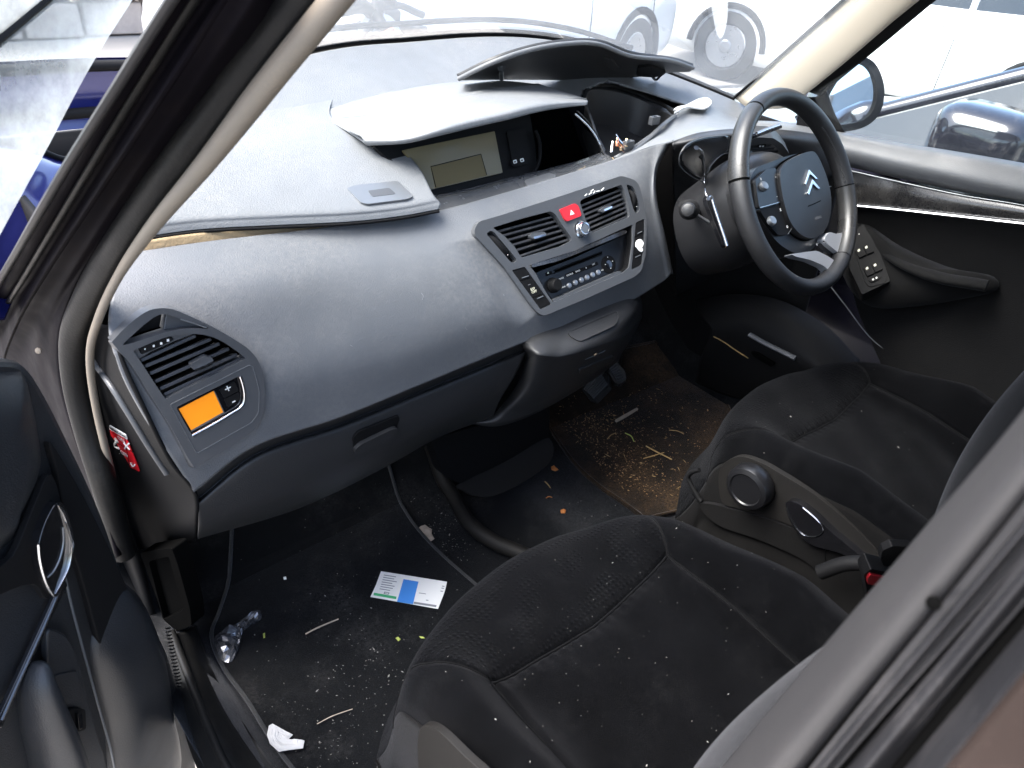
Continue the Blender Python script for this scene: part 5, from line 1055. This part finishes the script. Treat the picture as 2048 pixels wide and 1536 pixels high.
# ================================================================== LITTER ON THE FLOOR, THINGS LEFT ON THE DASH
zf = .0135
FPn = Pl(V((0, 0, zf)), V((1, 0, zf)), V((0, 1, zf)))
CD = thing('printed_card', FPn.P(815,1180), 'white printed card with a blue column and green bar on the passenger mat', 'card')
plate('card_paper', FPn, [(762,1143),(894,1164),(891,1178),(887,1190),(876,1218),(741,1194),(752,1170)], 'white', CD, 0, .0008, bevel=0)
plate('blue_column', FPn, [(807,1159),(837,1164),(826,1209),(794,1204)], 'blueprint', CD, .0008, .0011, bevel=0); plate('green_bar', FPn, [(748,1186),(793,1194),(792,1199),(747,1191)], 'greenprint', CD, .0008, .0011, bevel=0)
plate('grey_bar', FPn, [(828,1204),(873,1211),(872,1215),(827,1208)], 'greyprint', CD, .0008, .0011, bevel=0)
for k in range(7):
    a = (768-k*1.4, 1150+k*4.6); L = random.uniform(20, 33); plate('print_line', FPn, [a, (a[0]+L, a[1]+L*.16), (a[0]+L-.4, a[1]+L*.16+1.3), (a[0]-.4, a[1]+1.3)], 'greyprint', CD, .0008, .0011, bevel=0)
plate('print_box', FPn, [(769,1184),(779,1186),(777,1190),(767,1188)], 'greyprint', CD, .0008, .0011, holes=[[(770.5,1185.5),(777,1186.7),(776,1188.6),(769.5,1187.3)]], bevel=0)
for x, y in ((884,1172),(883,1176),(881,1182),(852,1200)): plate('print_line', FPn, [(x,y),(x+5,y+.8),(x+4.6,y+2.2),(x-.4,y+1.4)], 'greyprint', CD, .0008, .0011, bevel=0)
plate('print_line', FPn, [(838,1186),(852,1188),(851.6,1189),(837.6,1187)], 'greyprint', CD, .0008, .0011, bevel=0)
# crumpled foil
def crumple(name, outline, z, m, label, cat, amp, n=16, seed=1):
    r_ = random.Random(seed); P = [at(*p, z=z) for p in outline]; c = sum(P, V())/len(P); rows = []; N = len(P)
    ph = [r_.uniform(0, 6) for _ in range(6)]
    for k in range(n+1):
        f = k/n; row = []
        for p in P:
            q = c.lerp(p, f); h = amp*(1-abs(f-.55)*1.2)*(.6+.5*math.sin(q.x*110+ph[0])*math.cos(q.y*95+ph[1])+.3*math.sin(q.x*260+q.y*230+ph[2]))+r_.uniform(-1, 1)*amp*.12; row.append(q+V((0, 0, max(.0006, h*(1 if f < .98 else .2)))))
        rows.append(row)
    vs, fs = gridmesh(rows, True); return tag(obj(name, vs, face_cam(vs, fs), m, None, False, solid=.0003, off=1), label, cat)
crumple('foil_wrapper', spx([(427,1285),(440,1265),(470,1252),(490,1235),(512,1221),(523,1226),(521,1240),(500,1252),(484,1268),(478,1295),(462,1325),(440,1318)], 34), zf, 'foil', 'shiny torn foil wrapper at the left edge of the passenger mat', 'wrapper', .014, n=6, seed=3)
crumple('torn_paper', [(538,1452),(545,1448),(570,1462),(586,1470),(580,1476),(572,1484),(590,1482),(609,1482),(606,1497),(575,1501),(558,1504),(540,1488),(534,1470)], zf+.006, 'paper', 'torn piece of white paper near the bottom of the passenger mat', 'paper', .004, seed=5)
# sticks, straws, leaves
def stick(name, pts, r_, m, label, cat, z=zf+.002): 
    return tag(tube(name, [at(a, b, z=z+.002*math.sin(i*2.1)) for i, (a, b) in enumerate(pts)], lambda t: r_*(1-.35*abs(t-.4)), m, None, 16, 6), label, cat)
stick('twig', [(611,1268),(630,1258),(650,1249),(677,1238)], .0016, 'twig', 'thin pale twig lying in the middle of the passenger mat', 'twig')
stick('grass_stalk', [(634,1448),(665,1432),(705,1418)], .0009, 'twig', 'thin dry stalk on the dusty rear of the passenger mat', 'stalk')
stick('straw', [(1287,918),(1312,908),(1343,900)], .0018, 'straw', 'longer straw forming a cross on the driver mat', 'straw') if False else stick('straw', [(1287,917),(1308,911),(1328,905)], .0016, 'straw', 'short straw crossing a longer one on the driver mat', 'straw')
stick('straw', [(1292,892),(1316,905),(1344,919)], .0018, 'straw', 'longer straw of the crossed pair on the driver mat', 'straw', zf+.005)
stick('grass_stalk', [(1250,866),(1262,872),(1268,883)], .0015, 'greenleaf', 'bent green grass blade on the driver mat', 'stalk')
stick('grass_stalk', [(1338,860),(1355,862),(1368,868)], .0010, 'straw', 'curved dry stalk near the driver seat', 'stalk')
stick('straw', [(1215,878),(1222,870),(1232,866)], .0013, 'straw', 'little straw at the left edge of the driver mat', 'straw')
stick('wood_sliver', [(1232,842),(1250,832),(1274,818)], .0050, 'twig', 'flat pale wood sliver below the pedals', 'wood sliver')
stick('grass_stalk', [(1176,802),(1190,808),(1215,803),(1230,796)], .0012, 'straw', 'bent dry stalk right under the brake pedal', 'stalk')
stick('straw', [(1090,963),(1096,969),(1101,976)], .0016, 'straw', 'short yellow straw below the console flap', 'straw')
stick('dry_curl', [(1092,996),(1098,993),(1104,995)], .0012, 'leafy', 'tiny brown curl below the yellow straw', 'leaf')
def leaf(pts, z, label, m='leafy'): return crumple('leaf_scrap', pts, z, m, label, 'leaf', .003, 5, seed=len(label))
leaf([(1102,934),(1108,931),(1112,936),(1117,940),(1110,943),(1103,940)], zf, 'orange leaf scrap just below the console flap')
leaf([(1121,1021),(1127,1018),(1132,1021),(1130,1027),(1122,1027)], zf, 'orange leaf scrap in front of the passenger seat')
leaf([(791,1277),(796,1274),(801,1279),(797,1283)], zf, 'pale green leaf scrap on the passenger mat', 'greenleaf')
leaf([(526,1268),(530,1266),(530,1276),(527,1277)], zf, 'narrow yellow leaf scrap beside the foil wrapper', 'greenleaf')
leaf([(838,1273),(846,1274),(850,1277),(842,1277)], zf, 'thin green leaf scrap touching the passenger seat front', 'greenleaf')
leaf([(567,1155),(572,1154),(573,1159),(568,1160)], zf, 'white crumb alone at the front of the passenger mat', 'white')
# countless crumbs: flecks of real geometry, too small to pick apart
def crumbs(name, n, sampler, m, label, cat, smin, smax, seed, emax=3.2):
    r_ = random.Random(seed); vs, fs = [], []
    while n > 0:
        q = sampler(r_)
        if q is None: continue
        p, up = q; n -= 1; s = r_.uniform(smin, smax)*(1 if r_.random() > .08 else 1.9); e = r_.uniform(1, emax); a = r_.uniform(0, 6.28); t1 = V((math.cos(a), math.sin(a), 0)); t1 = (t1-up*t1.dot(up)).normalized(); t2 = up.cross(t1); b = len(vs)
        vs += [p+t1*s*e, p+t2*s, p-t1*s*e, p-t2*s, p+up*s*.8]; fs += [(b, b+1, b+4), (b+1, b+2, b+4), (b+2, b+3, b+4), (b+3, b, b+4)]
    o = obj(name, vs, fs, m, None, False); return tag(o, label, cat, None, 'stuff')
UPZ = V((0, 0, 1))
def fl_rect(poly, z, dens=None):
    xs = [p[0] for p in poly]; ys = [p[1] for p in poly]
    def f(r_):
        x, y = r_.uniform(min(xs), max(xs)), r_.uniform(min(ys), max(ys))
        if not inside((x, y), poly): return None
        if dens and r_.random() > dens(x, y): return None
        p = at(x, y, z=z); p.z += max(0, p.y-.16)*.9; return p, UPZ
    return f
pmz = [(470,1080),(430,1275),(600,1536),(760,1536),(815,1330),(950,1180),(790,1010),(740,960)]
crumbs('mat_crumbs', 330, fl_rect(pmz, zf-.0008, lambda x, y: .15+.85*max(math.exp(-((x-760)/110)**2-((y-1330)/130)**2), math.exp(-((x-680)/110)**2-((y-1480)/70)**2))), 'crumb', 'pale crumbs and lint scattered over the passenger mat', 'crumbs', .0002, .0007, 2)
crumbs('channel_crumbs', 150, fl_rect([(790,960),(880,960),(960,1090),(1150,1000),(1250,1010),(1180,1060),(1000,1130),(900,1120)], .0105, lambda x, y: .2+.8*math.exp(-((x-880)/50)**2-((y-1070)/50)**2)), 'crumb', 'dust and crumbs on the bare carpet between the mats', 'crumbs', .00025, .0008, 3)
dmz = [(1100,830),(1180,790),(1300,770),(1420,810),(1440,830),(1400,960),(1380,1000),(1260,1000)]
crumbs('mat_debris', 800, fl_rect(dmz, zf-.0008, lambda x, y: .12+.88*max(math.exp(-((x-1190)/60)**2-((y-840)/35)**2), .7*math.exp(-((x-1230)/80)**2-((y-930)/60)**2))), 'crumb_brown', 'brown chaff and grit spread over the driver mat', 'debris', .0004, .0012, 4)
crumbs('mat_chaff', 150, fl_rect(dmz, zf+.0005, lambda x, y: .2+.8*math.exp(-((x-1200)/80)**2-((y-860)/60)**2)), 'straw', 'straw coloured chaff bits on the driver mat', 'debris', .0004, .0009, 5, 12)
def on_seat(dx, dy):
    def f(r_):
        k_ = r_.choice(((0, .62), (.45, .60), (.1, .78), (-.3, .85), (.66, .7), (-.5, .55), (.3, .9))); sg, t = (k_[0]+r_.gauss(0, .22), k_[1]+r_.gauss(0, .08)) if r_.random() < .7 else (r_.uniform(-.95, .95), r_.uniform(.42, .98)); sg = max(-.95, min(.95, sg)); t = max(.42, min(.98, t)); p = cush(sg, t); q = cush(sg+.01, t); s = cush(sg, t+.005); nn = (q-p).cross(s-p).normalized()
        if nn.z < 0: nn = -nn
        return p+V((dx, dy, .0008)), nn
    return f
crumbs('seat_lint', 170, on_seat(0, 0), 'crumb', 'white lint specks on the passenger seat cushion', 'lint', .00015, .00045, 6)
crumbs('seat_lint', 40, on_seat(DX, DY), 'crumb', 'few white lint specks on the driver seat cushion', 'lint', .0002, .0006, 8)
# dried mud lump by the mat edge
crumple('mud_patch', [(834,1060),(841,1053),(850,1050),(858,1056),(864,1059),(863,1068),(869,1078),(862,1083),(860,1091),(852,1087),(848,1079),(840,1072)], .010, 'twig', 'pale yellowish mud patch beside the passenger mat edge', 'mud', .003, 8, seed=9)
# white plastic spatula on the dash, copper contacts in the tray
HT = bvh(HP, 90, 40)
def hh(px, py, h): 
    p = onto(HT, px, py, h); return p if p is not None else at(px, py, y=.13)
spv = spx([(1346,222),(1356,216),(1372,213),(1388,204),(1402,199),(1415,199),(1422,206),(1419,214),(1408,220),(1395,219),(1380,217),(1366,219),(1354,226),(1347,228),(1356,221)], 40)
SPT = thing('plastic_clip', at(1390,208,y=.16), 'white plastic clip lying on the dash by the windscreen', 'clip')
spp = Pl(at(1350,224,y=.128), at(1415,206,y=.17), at(1395,200,y=.19), .006); plate('clip_blade', spp, spv, 'white', SPT, 0, .004, bevel=.0012)
CC = thing('copper_contacts', at(1240,292,y=.10), 'small copper and brass contact strips in the open storage tray', 'metal scrap')
tp = at(1238,292,y=.105)
for k in range(9):
    r_ = random.Random(k); a = r_.uniform(0, 3.1); d_ = V((math.cos(a), math.sin(a), r_.uniform(-.2, .9))).normalized(); c = tp+V((r_.uniform(-.018, .018), r_.uniform(-.012, .012), r_.uniform(-.004, .012)))
    tube('contact_strip', [c-d_*.010, c, c+d_*.010+V((0, 0, .003))], .0026, ('copper', 'brassy', 'chrome')[k % 3], CC, 6, 6, flat=.35)
# etched maker marks in the corner of the windscreen
wv, wf = gridmesh(ws); WT = BVHTree.FromPolygons(wv, wf)
def won(px, py): return onto(WT, px, py, .001)
pts_ = [won(1430,190), won(1452,192), won(1440,176)]
if all(p is not None for p in pts_):
    WPn = Pl(*pts_)
    for dy_ in (0, 4): tube('etched_chevron', [WPn.P(1440,194+dy_,.0006), WPn.P(1444,188+dy_,.0006), WPn.P(1448,194+dy_,.0006)], .0009, 'greyprint', wso, raw=True, sides=5)
    for a, b, L in ((1402,186,12),(1416,186,20),(1415,193,17),(1400,190,8)): tube('etched_line', [WPn.P(a, b, .0006), WPn.P(a+L, b+1, .0006)], .0006, 'greyprint', wso, raw=True, sides=5)

# ================================================================== OUTSIDE: yard, wall, parked cars
struct(obj('ground', [V((x, y, -.38)) for x, y in ((-80,-80),(80,-80),(80,80),(-80,80))], [(0, 1, 2, 3)], 'ground', None, False))
def car(name, loc, rz, paint, label, L=4.25, W=1.74, group=None):
    T = Matrix.Translation(V(loc)) @ Matrix.Rotation(math.radians(rz), 4, 'Z'); C = thing(name, loc, label, 'car', group); h = W/2
    def X(x, y, z): return T @ V((x, y, z))
    st = [(-L/2, .80, .35, .60, .86), (-L/2+.08, .92, .25, .62, .98), (-L/2+.7, .99, .18, .62, 1.0), (-.6, 1.0, .18, .62, .97), (.35, 1.0, .18, .62, .94), (.95, 1.0, .18, .60, .90), (1.4, .98, .18, .58, .83), (L/2-.2, .92, .2, .54, .74), (L/2-.05, .84, .25, .5, .66), (L/2, .72, .32, .48, .58)]
    rows = []
    for y, wf, zb, zm, zt in st:
        w_ = h*wf; rows.append([X(a*w_, y, z) for a, z in ((-.90, zb), (-.99, zb+.1), (-1, zm), (-.965, zt-.10), (-.90, zt-.02), (-.6, zt+.02), (0, zt+.035), (.6, zt+.02), (.90, zt-.02), (.965, zt-.10), (1, zm), (.99, zb+.1), (.90, zb))])
    rows = [[spline([r[k] for r in rows], 60)[j] for k in range(13)] for j in range(60)]; rows = [spline(r, 40) for r in rows]
    vs, fs = gridmesh(rows); nv = len(rows[0]); fs.append(tuple(range(nv))); fs.append(tuple((59)*nv+k for k in range(nv))); obj('body', vs, fs, paint, C, True, auto=45)
    # cabin: glass band, roof, pillars
    base = [(-.86*h, -1.95), (-.90*h, -.6), (-.90*h, .6), (-.72*h, 1.0), (.72*h, 1.0), (.90*h, .6), (.90*h, -.6), (.86*h, -1.95)]; roof_ = [(-.66*h, -1.55), (-.70*h, -.6), (-.69*h, -.05), (-.60*h, .12), (.60*h, .12), (.69*h, -.05), (.70*h, -.6), (.66*h, -1.55)]
    bz_ = [X(a, b, .93) for a, b in base]; rz_ = [X(a, b, 1.42) for a, b in roof_]; n = 8
    for i in range(n):
        j = (i+1) % n; obj('window', [bz_[i], bz_[j], rz_[j], rz_[i]], [(0, 1, 2, 3)], 'carglass', C, False, solid=.01)
        tube('window_pillar', [bz_[i], (bz_[i]+rz_[i])/2, rz_[i]], .028, paint, C, 6, 8)
    rr_ = [[V(p) for p in rz_]]; ctr = sum(rz_, V())/n; vs = rz_+[ctr+(p-ctr)*.75+V((0, 0, .045)) for p in rz_]+[ctr+V((0, 0, .06))]; fs = [(i, (i+1) % n, n+(i+1) % n, n+i) for i in range(n)]+[(n+i, n+(i+1) % n, 2*n) for i in range(n)]; obj('roof', vs, fs, paint, C, True)
    for sx in (-1, 1):
        for sy in (-1.3, 1.35):
            c = X(sx*(h-.09), sy, .31); ax = (T.to_3x3() @ V((sx, 0, 0))); wh = turn('wheel', c-ax*.09, ax, [(.20, 0), (.30, .01), (.315, .05), (.315, .14), (.30, .185), (.21, .19), (.19, .17), (.02, .165)], 'tyre', C, 30); turn('wheel_rim', c+ax*.082, ax, [(.19, 0), (.185, .012), (.06, .004), (.05, .02), (.01, .02)], 'silver', wh, 24)
            ar = [X(sx*(h*.998), sy+.36*math.cos(a), .31+.36*math.sin(a)) for a in [math.pi*k/16 for k in range(17)]]; tube('wheel_arch', ar, .03, 'dark', C, raw=True, sides=8)
        hl = [X(sx*h*.55, L/2-.10, .62), X(sx*h*.84, L/2-.28, .68), X(sx*h*.86, L/2-.30, .56), X(sx*h*.58, L/2-.07, .52)]; o_ = T.to_3x3() @ V((0, .05, .03)); prism([p+o_ for p in hl], [p-o_ for p in hl], 'headlight', 'headlight', C, .015)
        mr = []
        for q, (dx_, a_, b_) in enumerate(((0, .02, .02), (.03, .085, .06), (.08, .115, .078), (.17, .11, .075), (.21, .09, .06), (.225, .05, .03))):
            mr.append([X(sx*(h+dx_), .40+a_*math.copysign(abs(math.cos(t))**.5, math.cos(t)), 1.13+b_*math.copysign(abs(math.sin(t))**.5, math.sin(t))) for t in [2*math.pi*k/24 for k in range(24)]])
        vs, fs = gridmesh(mr, True); fs.append(tuple(range(24))); fs.append(tuple(120+k for k in range(24))); obj('mirror', vs, fs, paint, C, True, auto=50)
        for dy0, dy1 in ((-.55, .55), (-1.5, -.6)): tube('door_line', [X(sx*h*1.001, dy0, .30), X(sx*h*1.003, dy0, .62), X(sx*h*.97, dy0, .86)], .004, 'blackgap', C, 8, 5)
        hn = X(sx*h*1.0, -.35, .80); ay = T.to_3x3() @ V((0, 1, 0)); tube('door_handle', [hn-ay*.09, hn+(T.to_3x3() @ V((sx*.025, 0, 0))), hn+ay*.09], .012, 'chrome', C, 10, 8)
    gq = [X(-.45*h, L/2+.005, .50), X(.45*h, L/2+.005, .50), X(.40*h, L/2-.005, .38), X(-.40*h, L/2-.005, .38)]; o_ = T.to_3x3() @ V((0, .02, 0)); prism([p+o_ for p in gq], [p-o_ for p in gq], 'dark', 'grille', C, .005)
    bq = [X(-.16*h/.87*1.6, L/2+.02, .33), X(.16*h/.87*1.6, L/2+.02, .33), X(.16*h/.87*1.6, L/2+.02, .22), X(-.16*h/.87*1.6, L/2+.02, .22)]; prism([p+o_ for p in bq], [p-o_ for p in bq], 'white', 'number_plate', C, .003)
    return C
car('parked_car', (3.0, 4.1, -.38), 100, 'paint_white', 'pale white car standing across beyond the windscreen')
car('parked_car', (2.12, -.62, -.38), 2, 'paint_dark', 'dark car parked close alongside the driver door')
BU = thing('detached_bumper', (.35, 3.9, -.38), 'blue car bumper with black strips lying in the yard', 'bumper')
bu = [V((-1.0+2.0*k/24, 3.9-.28*abs(-1+2*k/24)**3, -.12)) for k in range(25)]
sweep('bumper_skin', bu, [(.02, .17), (-.05, .14), (-.08, .05), (-.075, -.08), (-.02, -.2), (.02, -.2), (-.03, -.06), (-.03, .1)], 'paint_blue', BU)
for h_ in (.14, -.10): tube('bumper_strip', [p+V((0, -.07, h_)) for p in bu], .03, 'dark', BU, raw=True, sides=8)
car('parked_car', (7.2, 2.6, -.38), 20, 'paint_white', 'white hatchback parked beyond the dark neighbouring car')
# low stone wall far behind
WLL = thing('stone_wall', (0, 6.3, -.38), 'rough pinkish stone wall at the far side of the yard', 'wall'); r_ = random.Random(11)
for row in range(6):
    x = -4+r_.uniform(0, .3)
    while x < 2.4:
        w_ = r_.uniform(.35, .7); z0 = -.38+row*.27; y0 = 6.3+r_.uniform(-.03, .03)
        t_ = [V((x+.015, y0, z0+.012)), V((x+w_-.015, y0+r_.uniform(-.01, .01), z0+.012)), V((x+w_-.02, y0, z0+.255)), V((x+.02, y0, z0+.255))]; prism(t_, [p+V((0, .3, 0)) for p in t_], 'stone', 'stone', WLL, .02); x += w_

# heap of stripped car parts in front of the bonnet
HPp = thing('scrap_heap', (1.42, 2.72, -.38), 'heap of stripped engine parts and a rusty plate beyond the windscreen base', 'scrap heap')
mat('rust', (.28, .12, .07), .8, bump=.6, bscale=60, var=.4, vscale=12); mat('engine', (.05, .052, .055), .5, .4, bump=.5, bscale=80, var=.4, vscale=10)
r_ = random.Random(21)
for k in range(64):
    u_ = r_.random(); c = V((1.42+r_.gauss(0, .34)*(1.1-u_), 2.72+r_.gauss(0, .14)*(1.1-u_), -.34+.74*u_)); ty_ = k % 3
    if ty_ == 0:
        a, b, h_ = r_.uniform(.08, .24)*(1.2-u_), r_.uniform(.06, .18)*(1.2-u_), r_.uniform(.08, .25); rot = Matrix.Rotation(r_.uniform(0, 3), 3, 'Z'); q = [c+rot @ V((x*a, y*b, 0)) for x, y in ((-1,-1),(1,-1),(1,1),(-1,1))]; prism([p+V((r_.uniform(-.02, .02), 0, h_)) for p in q], q, 'engine', 'engine_block', HPp, .015)
    elif ty_ == 1: d_ = V((r_.uniform(-1, 1), r_.uniform(-1, 1), r_.uniform(0, .6))).normalized()*r_.uniform(.15, .4); tube('pipe', [c-d_, c+V((0, 0, r_.uniform(.0, .12))), c+d_], r_.uniform(.015, .04), ('engine', 'dark', 'silver')[k % 2], HPp, 14, 10)
    else: turn('pulley', c+V((0, 0, .05)), (r_.uniform(-1, 1), r_.uniform(-1, 0), r_.uniform(0, 1)), [(.05, 0), (.11, .0), (.11, .04), (.05, .05), (.04, .03)], ('silver', 'engine')[k % 2], HPp, 20)
q = [V((1.22, 2.42, .0)), V((1.40, 2.42, .0)), V((1.36, 2.52, .44)), V((1.27, 2.52, .40))]; prism(q, [p+V((0, .02, 0)) for p in q], 'rust', 'rusty_plate', HPp, .004)
